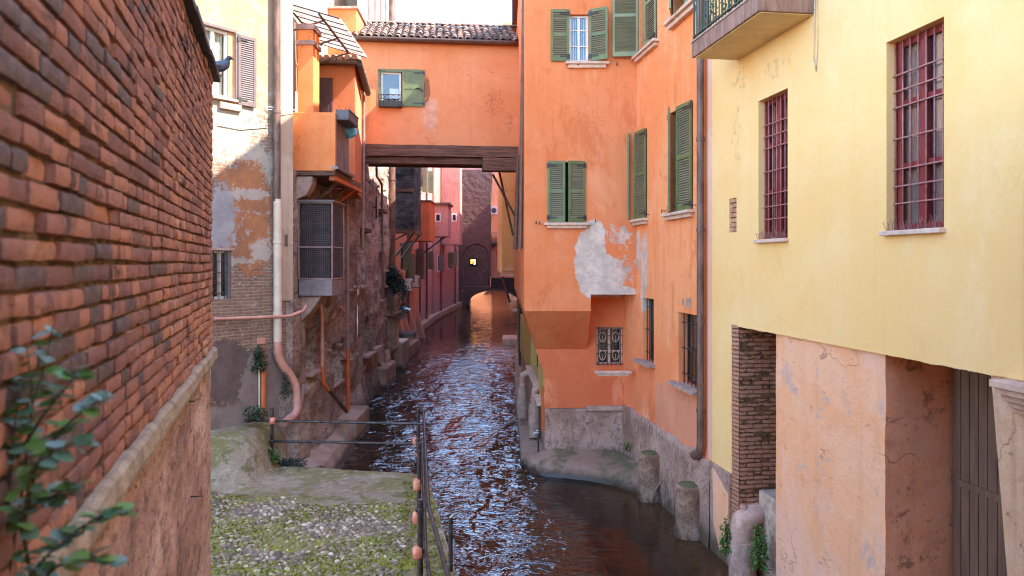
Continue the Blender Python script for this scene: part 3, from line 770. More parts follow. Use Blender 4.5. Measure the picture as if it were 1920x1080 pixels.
def casement(root, x0, x1, z0, z1, y, mat='white_paint', mull=1, cross=(), fr=.05, curtain=None, depth=.3, half=None):
    """window with frame, panes, and a dark room (and curtain) behind"""
    fb = MB(); fb.box(x0, x0 + fr, y, y + .05, z0, z1); fb.box(x1 - fr, x1, y, y + .05, z0, z1)
    fb.box(x0 + fr, x1 - fr, y + .002, y + .048, z0, z0 + fr); fb.box(x0 + fr, x1 - fr, y + .002, y + .048, z1 - fr, z1)
    xs_ = [x0 + fr] + [x0 + (x1 - x0) * q / (mull + 1) for q in range(1, mull + 1)] + [x1 - fr]
    for q in xs_[1:-1]: fb.box(q - fr * .6, q + fr * .6, y - .006, y + .044, z0 + fr, z1 - fr)
    for f in cross:
        zz = z0 + (z1 - z0) * f
        for q in range(len(xs_) - 1):
            a = xs_[q] + (fr * .6 if q else 0); b = xs_[q + 1] - (fr * .6 if q + 2 < len(xs_) else 0)
            fb.box(a, b, y + .006, y + .04, zz - .014, zz + .014)
    win = obj('window', fb, M[mat], root, bevel=.004)
    zc = [z0 + fr] + [z0 + (z1 - z0) * f for f in cross] + [z1 - fr]
    for q in range(len(xs_) - 1):
        for k in range(len(zc) - 1): obj('pane', MB().box(xs_[q], xs_[q + 1], y + .022, y + .027, zc[k], zc[k + 1]), M['glass'], win)
    obj('room', MB().box(x0 + .002, x1 - .002, y + depth - .02, y + depth, z0 + .002, z1 - .002), M['interior'], win)
    if curtain:
        cb = MB(); n = 40
        for k in range(n + 1):
            x = x0 + fr * .5 + (x1 - x0 - fr) * k / n; yy = y + .10 + .014 * math.sin(k * 1.3) + .006 * math.sin(k * .5)
            cb.v += [(x, yy, z0 + .02), (x, yy, z1 - .02)]
        for k in range(n): cb.f.append((2 * k, 2 * k + 2, 2 * k + 3, 2 * k + 1))
        obj('curtain', cb, M[curtain], win, smooth=True)
    return win

def pipe(root, pts, r, mat, name='downpipe', collars=True, sides=12, step=1.4, clip=True):
    P = [Vector(p) for p in pts]; Q = [P[0]]
    for i in range(1, len(P) - 1):                      # round the bends
        a = (P[i - 1] - P[i]); b = (P[i + 1] - P[i]); d = min(r * 2.2, a.length * .45, b.length * .45)
        for t in (0, .25, .5, .75, 1):
            A = P[i] + a.normalized() * d; B = P[i] + b.normalized() * d
            Q.append((A * (1 - t) * (1 - t)) + P[i] * 2 * t * (1 - t) + B * t * t)
    Q.append(P[-1]); o = obj(name, MB().tube(Q, r, sides), M[mat], root, auto=40)
    if collars:
        for i in range(len(P) - 1):
            d = P[i + 1] - P[i]; n = max(1, int(d.length / step)); u = d.normalized()
            for k in range(n):
                c = P[i] + d * ((k + .6) / n); obj('collar', MB().tube([c - u * .03, c + u * .03], r * 1.14, sides), M[mat], o, auto=40)
    return o

# ------------------------------------------------------------------ right bank: wall line shared by the orange and the yellow house
FR = Frame(5.064 - .1443 * 12.28, 12.28, .1443, -1.0)
ROOF = 16.1
yel = FR.root('yellow_house', 'pale yellow house on the right with red barred windows and plastered foot', 'house')
YC, YC2, YC3 = (.93, .555, .205), (.94, .60, .255), (.84, .47, .15)
ymat = stucco('yellow_stucco', YC, YC2, YC3, streak=.18, bump=.16,
              masks=[((.62, .40, .18), [(1.0, 7.45, .5, .4), (2.2, 7.35, .7, .3), (.9, 6.6, .3, .9)], 2.2, 9, 1.03, .5)], mott=.35, crack=.08,
              blot=[((.70, .42, .13), 1.2, (1, 1, .5), .58, .72, .35), ((.96, .66, .33), .6, (1, 1, .6), .52, .66, .5)])
w1 = FR.rect(1422, 1477, 190, 450); w2 = FR.rect(1662, 1770, 80, 434)
vent = FR.rect(1367, 1381, 373, 436)
u_n0, u_n1 = FR.hit(1385, 700)[0], FR.hit(1448, 700)[0]         # niche
u_p0 = FR.hit(1372, 700)[0]; u_d0 = FR.hit(1651, 700)[0]; u_d1 = FR.hit(1853, 710)[0]
ZY = 3.74; UEND = 15.0
mb = MB().holes(0, UEND, ZY, ROOF, [w1 + (.26,), w2 + (.30,), vent + (.05,)], rev=.3, back=False)
mb.quad((0, 0, 1.44), (u_p0, 0, 1.44), (u_p0, 0, ZY), (0, 0, ZY))
mb.shell(0, UEND, ZY, ROOF, 7.0)
mb.quad((u_p0, 0, ZY), (UEND, 0, ZY), (UEND, 7, ZY), (u_p0, 7, ZY))
obj('wall', mb, ymat, yel)
obj('roof', MB().box(-.05, UEND + .3, -.02, 7.3, ROOF + .003, ROOF + .12), M['terracotta'], yel)
# ragged lower edge of the yellow render
re_ = MB(); n = 260
for i in range(n + 1):
    u = u_p0 + .02 + i / n * (u_d1 + .9 - u_p0); d = .003 + .010 * max(0, fbm(u * 3.2, 0, 3, 5)) + .012 * abs(fbm(u * 16, 1, 0, 3)); yo = -.004 - .002 * fbm(u * 3, 5, 0)
    re_.v += [(u, yo, ZY - d), (u, -.003, ZY + .05 + .03 * fbm(u * 3, 9, 0)), (u, .06, ZY - d * .4)]
for i in range(n): a = i * 3; re_.f += [(a, a + 3, a + 4, a + 1), (a + 2, a + 5, a + 3, a)]
obj('render_edge', re_, ymat, yel)
# vent filled with brown bricks
vb = MB(); vh = (vent[3] - vent[2]) / 7
obj('vent_backing', MB().box(vent[0] + .001, vent[1] - .001, .045, .06, vent[2] + .001, vent[3] - .001), M['mortar'], yel)
for k in range(7):
    obj('vent_brick', MB().box(vent[0] + .006, vent[1] - .006, .012 + .008 * (k % 3), .05, vent[2] + k * vh + .008, vent[2] + (k + 1) * vh - .004), M['pierbrick'], yel, bevel=.006)
def red_window(r, spikes, behind):
    x0, x1, z0, z1 = r; y = .115
    fb = MB(); f = .075
    fb.box(x0 + .002, x0 + f, y, y + .06, z0, z1); fb.box(x1 - f, x1 - .002, y, y + .06, z0, z1); fb.box(x0 + f, x1 - f, y + .002, y + .058, z1 - f, z1 - .002); fb.box(x0 + f, x1 - f, y + .002, y + .058, z0 + .002, z0 + f)
    xm = (x0 + x1) / 2; fb.box(xm - .045, xm + .045, y - .01, y + .05, z0 + f, z1 - f)
    for q in (.34, .67): fb.box(x0 + f, xm - .045, y + .004, y + .05, z0 + (z1 - z0) * q - .03, z0 + (z1 - z0) * q + .03); fb.box(xm + .045, x1 - f, y + .004, y + .05, z0 + (z1 - z0) * q - .03, z0 + (z1 - z0) * q + .03)
    win = obj('window', fb, M['red_paint'], yel, bevel=.006)
    for a, b in ((x0 + f, xm - .045), (xm + .045, x1 - f)):
        for q in range(3): obj('pane', MB().box(a, b, y + .03, y + .035, z0 + (z1 - z0) * q / 3 + .03, z0 + (z1 - z0) * (q + 1) / 3 - .03), M['glass'], win)
    cb = MB(); n = 60
    for k in range(n + 1):
        x = x0 + .02 + (x1 - x0 - .04) * k / n; yy = y + .085 + .012 * math.sin(k * .9)
        cb.v += [(x, yy, z0 + .02), (x, yy, z1 - .02)]
    for k in range(n): cb.f.append((2 * k, 2 * k + 2, 2 * k + 3, 2 * k + 1))
    obj('curtain', cb, M[behind], win, smooth=True)
    obj('room', MB().box(x0 + .002, x1 - .002, y + .118, y + .128, z0 + .002, z1 - .002), M['interior'], win)
    H = z1 - z0
    for k in range(8):
        x = x0 + .012 + k * (x1 - x0 - .024) / 7
        obj('bar', MB().tube([(x, .095, z0 + .01), (x, .095, z1 - .01)], .0095, 6), M['red_bar'], win, smooth=True)
    for q in (.145, .235, .325, .485, .65, .735, .82):
        obj('bar', MB().box(x0, x1, .072, .085, z0 + H * (1 - q) - .0 - .006, z0 + H * (1 - q) + .006) if 0 else MB().box(x0, x1, .072, .085, z0 + H * q - .007, z0 + H * q + .007), M['red_bar'], win)
    sl = sill(yel, x0 - .03, x1 + .02, z0 + .002, .07, .09, 'pale_stone', .16, False)
    if spikes:
        sp = MB(); rn = random.Random(4)
        for k in range(44):
            x = x0 + .02 + k * (x1 - x0 - .04) / 43; sp.tube([(x, -.02, z0), (x + rn.uniform(-.03, .03), -.02 + rn.uniform(-.03, .02), z0 + rn.uniform(.08, .13))], .0022, 4)
        obj('bird_spikes', sp, plain('rusty_spike', (.30, .12, .09), .5), sl, kind='stuff')
red_window(w1, True, 'red_blind'); red_window(w2, True, 'red_lace')
# plinth below the narrow yellow strip
PLM = rockmat('grey_plinth_render', [(.30, .17, .125), (.43, .26, .195), (.53, .335, .26), (.60, .40, .315)], 1.0, moss=(.05, .45, (.10, .08, .045)), stretch=(1, 1, .7))
mb = MB().box(-.03, u_p0, -.035, 1, -.5, 1.438); obj('plinth', mb, PLM, yel)
ppm = stucco('pink_render', (.96, .44, .22), (.96, .50, .285), (.82, .34, .165), streak=.3, bump=.9, big=.8, crack=.35,
             blot=[((.50, .40, .37), 1.1, (1, 1, .8), .57, .64, .6), ((.40, .17, .09), 3.2, (.8, .8, 1.6), .60, .66, .7), ((.30, .14, .08), 14, (1, 1, 1), .64, .69, .7), ((.94, .54, .40), .7, (1, 1, .7), .50, .60, .5)], lowz=(.4, 1.6, (.90, .47, .28), .6))
mb = MB().prism([(.12, 1.36), (u_p0 - .03, 1.1), (u_p0 - .01, .3), (.4, .12), (.16, .5)], -.05, .02)
obj('render_patch', mb, ppm, yel)
# brick pier and the niche behind it: real bricks
pier = MB().box(u_p0, u_n0 - .004, .012, 1.25, -.5, ZY - .002); obj('pier_core', pier, M['mortar'], yel)
obj('niche_back', MB().box(u_n0 - .01, u_n1 + .02, 1.22, 1.3, -.5, ZY - .002), M['mortar'], yel)
rn = random.Random(8); pme = []
for q in range(5):
    me = brick_shape(rn, .24, .054, .06, .005).mesh('pier_brick'); me.materials.append(M['pierbrick']); me.set_sharp_from_angle(angle=R(50)); pme.append(me)
z = .55; k = 0; cnt = 0
while z < ZY - .03:
    hz = .0655
    # face towards the canal
    o = obj('pier_brick', rn.choice(pme), None, yel, loc=((u_p0 + u_n0) / 2 - .003, rn.uniform(-.012, .004), z + hz / 2)); o.scale = ((u_n0 - u_p0 - .008) / .24, 1, 1); cnt += 1
    # reveal facing the camera: bricks turned along the pier's depth
    y = .0 if k % 2 else -.12
    while y < .60:
        L = .25; a = max(y, .02); b = y + L - .010
        if b - a > .06:
            o = obj('pier_brick', rn.choice(pme), None, yel, loc=(u_n0 + rn.uniform(-.006, .008), (a + b) / 2, z + hz / 2), rot=(0, 0, R(90))); o.scale = ((b - a) / .24, 1, 1); cnt += 1
        y += L
    z += hz; k += 1
obj('niche_block', MB().box(u_n0 + .08, u_n1 + .01, .28, 1.2, -.4, 1.28), plain('whitewashed_block', (.52, .37, .28), .9, var=.3, bump=.6, bd=.02), yel, bevel=.02)
# pink plastered foot, doorway, battered jamb
hb = MB(); nu, nz_ = 46, 64
for i in range(nu + 1):
    for q in range(nz_ + 1):
        u = u_n1 + i / nu * (u_d0 - u_n1); zz = -.4 + q / nz_ * (ZY - .004 + .4)
        e = (.02 if i in (0, nu) else 0)
        hb.v.append((u, .035 + e + .014 * fbm(u * 1.3, zz * 1.1, 0, 5), zz))
for i in range(nu):
    for q in range(nz_): a = i * (nz_ + 1) + q; hb.f.append((a, a + nz_ + 1, a + nz_ + 2, a + 1))
hb.quad((u_n1, .055, -.4), (u_n1, .055, ZY - .004), (u_n1, 1.28, ZY - .004), (u_n1, 1.28, -.4))
obj('plaster_foot', hb, ppm, yel, auto=45)
hb = MB(); k0 = 0
for q in range(nz_ + 1):                                  # jamb of the doorway, seen square on
    for i in range(13):
        y = .055 + i / 12 * 1.2; zz = -.4 + q / nz_ * (ZY - .004 + .4); hb.v.append((u_d0 + .002 + .020 * fbm(y * 1.6 + 9, zz * 1.4, 4, 5) + .06 * max(0, .3 - zz), y, zz))
for q in range(nz_):
    for i in range(12): a = k0 + q * 13 + i; hb.f.append((a, a + 1, a + 14, a + 13))
obj('doorway_jamb', hb, stucco('rust_pink_render', (.88, .35, .165), (.92, .42, .225), (.60, .21, .10), streak=.3, bump=1.0, big=1.2, crack=.35,
    blot=[((.24, .10, .05), 2.2, (1, 1, 1.3), .56, .64, .75), ((.16, .07, .04), 9, (1, 1, 1), .60, .66, .8), ((.80, .40, .26), 1.0, (1, 1, 1), .52, .62, .5)]), yel, auto=45)
DY = .80
du0 = FR.hit(1788, 800, DY)[0]; du1 = FR.hit(1905, 800, DY)[0]
obj('passage_wall', MB().box(u_d0 - .2, UEND, DY + .06, DY + .3, -.5, ZY - .006), M['plum'], yel)
dr = obj('door', MB().box(du0, du1 + .3, DY - .0, DY + .04, 1.15, ZY - .02), M['door_brown'], yel)
nb = 9
for q in range(nb):
    a = du0 + .01 + q * (du1 + .28 - du0) / nb; obj('board', MB().box(a, a + (du1 + .28 - du0) / nb - .010, DY - .022, DY - .002, 1.17, ZY - .06), M['door_brown'], dr, bevel=.004)
obj('rail', MB().box(du0 + .012, du1 + .28, DY - .034, DY - .020, 2.35, 2.42), M['door_brown'], dr)
obj('doorstep', MB().box(u_d0 + .2, du1 + .6, .25, DY + .05, .9, 1.12), M['pale_stone'], yel, bevel=.02)
obj('passage_floor', MB().box(u_d0 - .1, UEND, .12, 1.2, .2, .9), M['stone'], yel)
jm = MB(); top = u_d1
jm.prism([(top, ZY - .004), (top + .30, .9), (UEND, .9), (UEND, ZY - .004)], .02, DY - .03)
obj('battered_jamb', jm, stucco('peach_render', (.68, .38, .21), (.74, .47, .29), (.40, .21, .13), streak=.4, bump=.6, big=1.0,
    masks=[((.20, .11, .08), [(6.35, 2.7, .15, .6)], 1.8, 7, .7, .6)], blot=[((.30, .13, .07), 5, (1, 1, .8), .58, .64, .7)]), yel, bevel=.01)
cb = MB(); uu = FR.hit(1890, 730)[0]
for q, (pr, zt) in enumerate(((.20, .0), (.165, .065), (.125, .12), (.085, .17), (.05, .215))):
    cb.box(uu + .02 * q, uu + .6, -pr + .019, .018, ZY - .01 - zt - (.062 if q == 0 else .052), ZY - .01 - zt)
obj('corbel', cb, plain('peach_stone', (.60, .38, .26), .9, var=.15), yel, bevel=.008)
uu = FR.hit(1919.5, 700, -.18)[0]
pipe(yel, [(uu + .03, -.16, 1.0), (uu + .03, -.16, 5.35)], .035, 'rust_pipe', collars=False)
# ------------------------------------------------------------------ balcony of the yellow house
b0, b1 = FR.hit(1383, 113)[0], FR.hit(1527, 28)[0]; BZ = 7.77; BD = .73
bal = obj('balcony', MB().box(b0, b1, -BD, .02, BZ + .012, BZ + .235), plain('weathered_slab_edge', (.29, .155, .108), .85, var=.35, scale=4, stretch=(3, 3, .7), bump=.5, bd=.01), yel, bevel=.008)
obj('soffit', MB().box(b0 + .035, b1 - .035, -BD + .035, .0, BZ, BZ + .014), plain('cream_soffit', (.74, .53, .28), .9, var=.12, scale=2), bal)
obj('rim', MB().box(b0 - .012, b1 + .012, -BD - .012, .01, BZ + .236, BZ + .262), M['stone'], bal)
nb = int((b1 - b0) / .10)
for q in range(nb + 1):
    x = b0 + .02 + q * (b1 - b0 - .04) / nb
    obj('baluster', MB().tube([(x, -BD + .03, BZ + .26), (x, -BD + .03, BZ + 1.25)], .009 if q % 5 else .016, 6), M['green_dark'], bal)
for q in range(1, 7):
    y = -BD + .03 + q * (BD - .05) / 6
    for x in (b0 + .02, b1 - .02): obj('baluster', MB().tube([(x, y, BZ + .26), (x, y, BZ + 1.25)], .009, 6), M['green_dark'], bal)
hr = MB(); 
for zz in (BZ + .32, BZ + 1.25):
    hr.box(b0, b1, -BD + .012, -BD + .048, zz, zz + .02)
    for x in (b0, b1 - .036): hr.box(x, x + .036, -BD + .05, .0, zz + .001, zz + .019)
obj('handrail', hr, M['green_dark'], bal)
lw = MB().tube([(b1 + .05, -.012, BZ + 1.2), (b1 + .03, -.02, BZ - .1), (b1 + .01, -.014, BZ - .55), (b1 + .06, -.012, BZ - .72), (b1 + .09, -.014, BZ - .4), (b1 + .07, -.012, BZ + 1.2)], .006, 6)
obj('loose_cable', lw, plain('cream_cable', (.66, .52, .36), .6), yel, smooth=True)
c = FR.world(b0 + .28, -BD + .16, BZ + .62); foliage('balcony_plant', 'leafy plant trailing behind the green balcony railing, nearest the orange house', 'plant', c, .16, .16, .34, 260, M['leaf_fern'], (.03, .06), seed=3, droop=.2)
c = FR.world(b0 + 1.1, -BD + .18, BZ + .68); foliage('balcony_plant', 'taller dark plant behind the middle of the green balcony railing', 'plant', c, .2, .3, .38, 320, M['leaf_ivy'], (.03, .06), seed=4, droop=.2)

# ------------------------------------------------------------------ orange house: wing along the canal (wall B) and front block (face A)
OC, OC2, OC3 = (.80, .215, .072), (.82, .265, .105), (.70, .165, .05)
oh = FR.root('orange_house', 'tall orange stucco house with green louvred shutters jutting over the canal', 'house')
uB0 = -5.15
wb_a = FR.rect(1183, 1213, 258, 412); wb_b = FR.rect(1257, 1299, 213, 398)
wt_a = (FR.hit(1198, 100)[0], FR.hit(1232, 100)[0], FR.hit(1198, 103)[1], 10.95); wt_b = (FR.hit(1264, 36)[0], FR.hit(1320, 36)[0], FR.hit(1264, 36)[1], 11.6)
lb_a = FR.rect(1205, 1226, 558, 674); lb_b = FR.rect(1272, 1311, 585, 716)
wingmat = stucco('peach_orange_stucco', (.95, .29, .098), (.95, .36, .15), (.86, .22, .06), streak=.55, bump=.3, crack=.25,
    masks=[((.74, .54, .42), [(-3.52, 4.7, .26, .85), (-3.62, 4.1, .16, .5), (-3.95, 5.0, .22, .5)], 2.0, 4, .62)],
    lowz=(1.2, 4.2, (.88, .25, .115), .75), blot=[((.66, .16, .045), .9, (1, 1, .4), .54, .64, .55), ((.94, .50, .27), .8, (1, 1, .5), .55, .66, .5), ((.86, .60, .44), 6, (1, 1, .5), .66, .70, .6)])
mb = MB().holes(uB0, -.001, -.5, ROOF, [wt_a + (.2,), wt_b + (.2,), wb_a + (.2,), wb_b + (.2,), lb_a + (.24,), lb_b + (.24,)], rev=.22, back=False)
mb.shell(uB0, -.001, -.5, ROOF, 7)
obj('wall', mb, wingmat, oh)
# plinth
def plz(u): return 1.46 + (.06 if u < -2.2 else 0)
pb_ = MB(); n = 50
for i in range(n + 1):
    u = uB0 + i / n * (-.002 - uB0)
    for q in range(15):
        zz = -.4 + q / 14 * (1.44 + .07 * fbm(u * 2, 0, 0) + .4); pb_.v.append((u, -.05 - .03 * max(0, .5 - zz) + .012 * fbm(u * 2, zz * 2, 1), zz))
    pb_.v.append((u, .01, pb_.v[-1][2] + .015))
for i in range(n):
    for q in range(15): a = i * 16 + q; pb_.f.append((a, a + 16, a + 17, a + 1))
obj('plinth', pb_, PLM, oh, smooth=True)
x0, x1, z0, z1 = wb_b
for r, g in ((wb_a, .02), (wb_b, .05)):
    x0, x1, z0, z1 = r; w_ = (x1 - x0)
    shutter(oh, x1, -.012, z0 - .02, z1 + .02, w_ * .54, R(4), -1); shutter(oh, x0, -.012, z0 - .02, z1 + .02, w_ * .44, R(20), 1)
    obj('room', MB().box(x0 + .002, x1 - .002, .19, .2, z0, z1), M['interior'], oh)
    sill(oh, x0 - .14, x1 + .10, z0 - .03, .15, .10)
    for x in (x0 - .2, x1 + .16): obj('shutter_hook', MB().tube([(x, .02, z0 + .04), (x, -.10, z0 + .04)], .008, 6).tube([(x, -.10, z0), (x, -.10, z0 + .07)], .01, 6), M['iron'], oh)
x0, x1, z0, z1 = wt_a; w_ = (x1 - x0) / 2
shutter(oh, x1, -.012, z0 - .02, z1, w_, R(3), -1, 'green_old'); shutter(oh, x0, -.012, z0 - .02, z1, w_ * .95, R(104), 1, 'green_old')
obj('room', MB().box(x0 + .002, x1 - .002, .19, .2, z0, z1), M['interior'], oh); sill(oh, x0 - .12, x1 + .14, z0 - .03, .14, .10)
x0, x1, z0, z1 = wt_b
shutter(oh, x1, -.012, z0 - .02, z1, (x1 - x0) / 2, R(3), -1, 'green_old'); shutter(oh, x0, -.012, z0 - .02, z1, (x1 - x0) / 2, R(24), 1, 'green_old')
obj('room', MB().box(x0 + .002, x1 - .002, .19, .2, z0, z1), M['interior'], oh); sill(oh, x0 - .16, x1 + .14, z0 - .03, .16, .12)
for r, nv in ((lb_a, 4), (lb_b, 5)):
    x0, x1, z0, z1 = r
    casement(oh, x0 + .003, x1 - .003, z0 + .002, z1 - .003, .17, 'plum', 1, (.5,), .04, 'lace' if nv == 4 else None, .068)
    bars(oh, x0 + .04, x1 - .02, z0, z1, .06, nv, [z0 + (z1 - z0) * q for q in (.14, .5, .86)], .010)
    sill(oh, x0 - .18, x1 + .10, z0 + .003, .17, .13, 'stone', .1, False)
vt = FR.rect(1287, 1295, 558, 577); obj('air_vent', MB().box(vt[0], vt[1], -.008, .01, vt[2], vt[3]), M['stone'], oh)
u, z = FR.hit(1281, 566); obj('air_vent', MB().tube([(u, -.008, z), (u, .01, z)], .06, 14), M['stone'], oh)
# seams where the wing was patched, drawn as raised edges of a second coat
u0 = FR.hit(1230, 700)[0]
obj('second_coat', MB().box(u0, -.35, -.006, .004, 1.48, 2.32), stucco('newer_orange_coat', (.74, .275, .15), (.78, .33, .19), (.68, .24, .12), streak=.2, bump=.15), oh)
pu = FR.hit(1324, 500)[0]
pipe(oh, [(pu, -.10, 9.2), (pu, -.10, 1.62), (pu - .10, -.11, 1.42), (pu - .28, -.12, 1.42)], .062, 'rust_pipe')
obj('end_strip', MB().box(-.16, -.004, -.004, .004, 1.45, ROOF - .02), stucco('pink_end_strip', (.80, .42, .30), (.82, .50, .38), (.7, .34, .2), streak=.2, bump=.15), oh)

ROOFA = 13.0
# face A
FA = Frame(0, 16.3, 1, 0)
fl = thing('jettied_orange_house', 'orange stucco front block with white bare plaster patch, overhanging the water', 'house', (0, 16.3, 0), 0)
XR = 5.064 - .1443 * 16.3; XL = .27; ZS = 3.65; XB = 1.72; LY = .9
XRl = 5.064 - .1443 * 17.2 + .02
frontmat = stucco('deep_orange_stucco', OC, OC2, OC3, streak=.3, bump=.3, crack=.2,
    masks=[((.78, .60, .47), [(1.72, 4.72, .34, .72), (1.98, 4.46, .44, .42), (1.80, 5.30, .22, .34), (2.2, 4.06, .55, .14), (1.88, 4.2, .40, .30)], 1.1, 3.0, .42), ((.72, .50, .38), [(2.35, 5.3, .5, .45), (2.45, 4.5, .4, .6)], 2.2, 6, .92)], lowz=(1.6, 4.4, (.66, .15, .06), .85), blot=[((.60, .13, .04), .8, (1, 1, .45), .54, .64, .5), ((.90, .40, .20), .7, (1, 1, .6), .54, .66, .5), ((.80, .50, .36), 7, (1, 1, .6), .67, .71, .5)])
wa1 = FA.rect(1067, 1104, 27, 115); wa2 = FA.rect(1029, 1094, 304, 416)
mb = MB().holes(XL, XR, 4.01, ROOFA, [wa1 + (.2,), wa2 + (.2,)], rev=.2, back=False)
mb.quad((XL, 0, ZS), (XB, 0, ZS), (XB, 0, 4.01), (XL, 0, 4.01))
# left flank: upper part runs back along the canal, XLb at the far end
FLB, XLb = 15.6, .10
mb.quad((XL, 0, ZS), (XL, 0, ROOFA), (XLb, FLB, ROOFA), (XLb, FLB, ZS)); mb.quad((XLb, FLB, ZS), (XLb, FLB, ROOFA), (5, FLB, ROOFA), (5, FLB, ZS)); mb.quad((XL, 0, ROOFA), (XR, 0, ROOFA), (5, FLB, ROOFA), (XLb, FLB, ROOFA)); mb.quad((5, .8, -.5), (5, FLB, -.5), (5, FLB, ROOFA), (5, .8, ROOFA)); mb.quad((.5, FLB, -.5), (5, FLB, -.5), (5, FLB, ZS), (.5, FLB, ZS)); mb.quad((XR, 0, ROOFA), (5, .8, ROOFA), (5, FLB, ROOFA), (XR, 0, ROOFA + .001))
# sloping soffit back to the lower wall
zl = 2.71
mb.quad((XL, 0, ZS), (.54, LY, zl), (XB, LY, zl), (XB, 0, ZS)); mb.quad((XB, 0, ZS), (XB, LY, zl), (XB, LY, 4.01), (XB, 0, 4.01)); mb.quad((XB, 0, 4.01), (XB, LY, 4.01), (XR, LY, 4.01), (XR, 0, 4.01))
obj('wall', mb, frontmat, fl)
la = FA.rect(1118, 1167, 613, 684, LY)
mb = MB().holes(XB - .02, XRl, zl, 4.009, [la + (.13,)], y=LY, rev=.13, back=False)
x_, z_ = .54, zl
mb.add([(.54, LY, zl), (.74, LY, 2.16), (.74, LY, 1.36), (XRl, LY, 1.36), (XRl, LY, zl)] , [(0, 1, 2, 3, 4)]) if la[2] > zl else None
if la[2] <= zl:
    mb = MB().holes(XB - .02, XRl, 1.36, 4.009, [la + (.13,)], y=LY, rev=.13, back=False)
    mb.add([(.54, LY, zl), (.74, LY, 2.16), (.74, LY, 1.36), (XB - .02, LY, 1.36), (XB - .02, LY, zl)], [(0, 1, 2, 3, 4)])
mb.quad((.54, LY, zl), (.54 - .14, 13.9, zl), (.6, 13.9, 2.16), (.74, LY, 2.16))
mb.quad((XL, 0, ZS), (XLb, FLB, ZS), (.40, 13.9, zl), (.54, LY, zl))
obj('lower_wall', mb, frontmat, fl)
# lower flank beside the water: ochre bay, dark window, grey sills
FLK = Frame(.74, 17.2, .30 - .74, 28 - 17.2)      # seen from the canal: runs away to the right
def lf(mbx, a, b, c, d, y0=0., y1=.25):
    P = []
    for u, y in ((a, y0), (b, y0), (b, y1), (a, y1)):
        p = FLK2.world(u, y, 0); P.append((p.x, p.y - 16.3))
    mbx.slab(P, c, d)
FLK2 = Frame(.30, 29, .44, -11.8)                 # x to the right = towards the camera, y into the house
u_end = math.hypot(.44, 11.8)
mb = MB(); lf(mb, 0, u_end - .01, -.5, 1.30, .05, .6); obj('flank_plinth', mb, PLM, fl)
mb = MB(); lf(mb, 0, u_end - 5.2, 1.30, 2.72, .02, .5); lf(mb, u_end - 2.2, u_end - .7, 1.30, 2.74, .02, .5); lf(mb, u_end - 5.2, u_end - 2.2, 1.30, 1.62, .02, .5); lf(mb, u_end - 5.2, u_end - 2.2, 2.6, 2.72, .02, .5)
obj('flank_wall', mb, stucco('ochre_flank', (.58, .36, .10), (.62, .42, .16), (.42, .24, .08)), fl)
mb = MB(); lf(mb, u_end - 5.2, u_end - 2.2, 1.62, 2.6, .2, .3); obj('flank_window', mb, M['interior'], fl)
mb = MB(); lf(mb, u_end - 5.4, u_end - 2.0, 1.52, 1.60, -.13, .1); lf(mb, u_end - 1.6, u_end - .5, 1.30, 1.40, -.13, .1); obj('flank_sill', mb, M['pale_stone'], fl, bevel=.01)
# grey plinth of the front block, with its cap stone
hb = MB(); nu, nz_ = 30, 18
for i in range(nu + 1):
    for q in range(nz_ + 1):
        x = .75 + i / nu * (XRl + .05 - .75); zz = -.3 + q / nz_ * 1.655; hb.v.append((x, LY - .035 + .012 * fbm(x * 2, zz * 2, 6, 4), zz))
for i in range(nu):
    for q in range(nz_): a = i * (nz_ + 1) + q; hb.f.append((a, a + nz_ + 1, a + nz_ + 2, a + 1))
obj('front_plinth', hb, PLM, fl, smooth=True)
xa = FA.hit(1098, 760, LY)[0]; obj('cap_stone', MB().box(xa, XRl - .03, LY - .10, LY + .02, 1.30, 1.42), M['stone'], fl, bevel=.02)
# windows of face A
x0, x1, z0, z1 = wa1
casement(fl, x0 + .004, x1 - .004, z0 + .004, z1 - .004, .08, 'white_paint', 1, (.34, .68), .045, 'curtain', .115)
sl, sr = FA.hit(1033, 60)[0], FA.hit(1136, 60)[0]
shutter(fl, x0 - .004, -.012, z0 - .005, z1 + .10, x0 - sl, R(3), -1); shutter(fl, x1 + .02, -.012, z0 - .005, z1 + .10, (sr - x1) * 1.15, R(28), 1)
sill(fl, FA.hit(1060, 120)[0], FA.hit(1141, 120)[0], z0 - .02, .13, .11)
x0, x1, z0, z1 = wa2; xm = (x0 + x1) / 2
shutter(fl, x0 - .02, -.012, z0 - .01, z1 + .02, xm - x0 + .0, R(4), 1); shutter(fl, x1 + .03, -.012, z0 - .01, z1 + .02, xm - x0 - .0, R(11), -1)
obj('room', MB().box(x0 + .002, x1 - .002, .18, .19, z0, z1), M['interior'], fl); sill(fl, FA.hit(1020, 420)[0], FA.hit(1106, 420)[0], z0 - .02, .13, .10)
x0, x1, z0, z1 = la
casement(fl, x0 + .003, x1 - .003, z0 + .003, z1 - .003, LY + .06, 'pale_stone', 1, (.36,), .05, None, .068)
orn = MB()
for cx_, cz_ in ((.25, .72), (.75, .72), (.25, .24), (.75, .24)):
    x = x0 + (x1 - x0) * cx_; zc_ = z0 + (z1 - z0) * cz_; P = []
    for q in range(17):
        a = q / 16 * 2 * math.pi; P.append((x + .075 * math.sin(a) * (1 + .25 * math.cos(a)), LY + .052, zc_ + .11 * math.cos(a)))
    orn.tube(P, .012, 6); orn.tube([(x, LY + .052, zc_ - .11), (x, LY + .052, zc_ + .05)], .012, 6)
obj('window_ornament', orn, M['pale_stone'], fl)
bars(fl, x0, x1, z0 - .01, z1 + .0, LY - .03, 6, [z0 + (z1 - z0) * q for q in (.05, .3, .53, .77, .97)], .009)
sill(fl, FA.hit(1107, 690, LY)[0], FA.hit(1173, 690, LY)[0] - .02, z0 - .012, .10, .085)
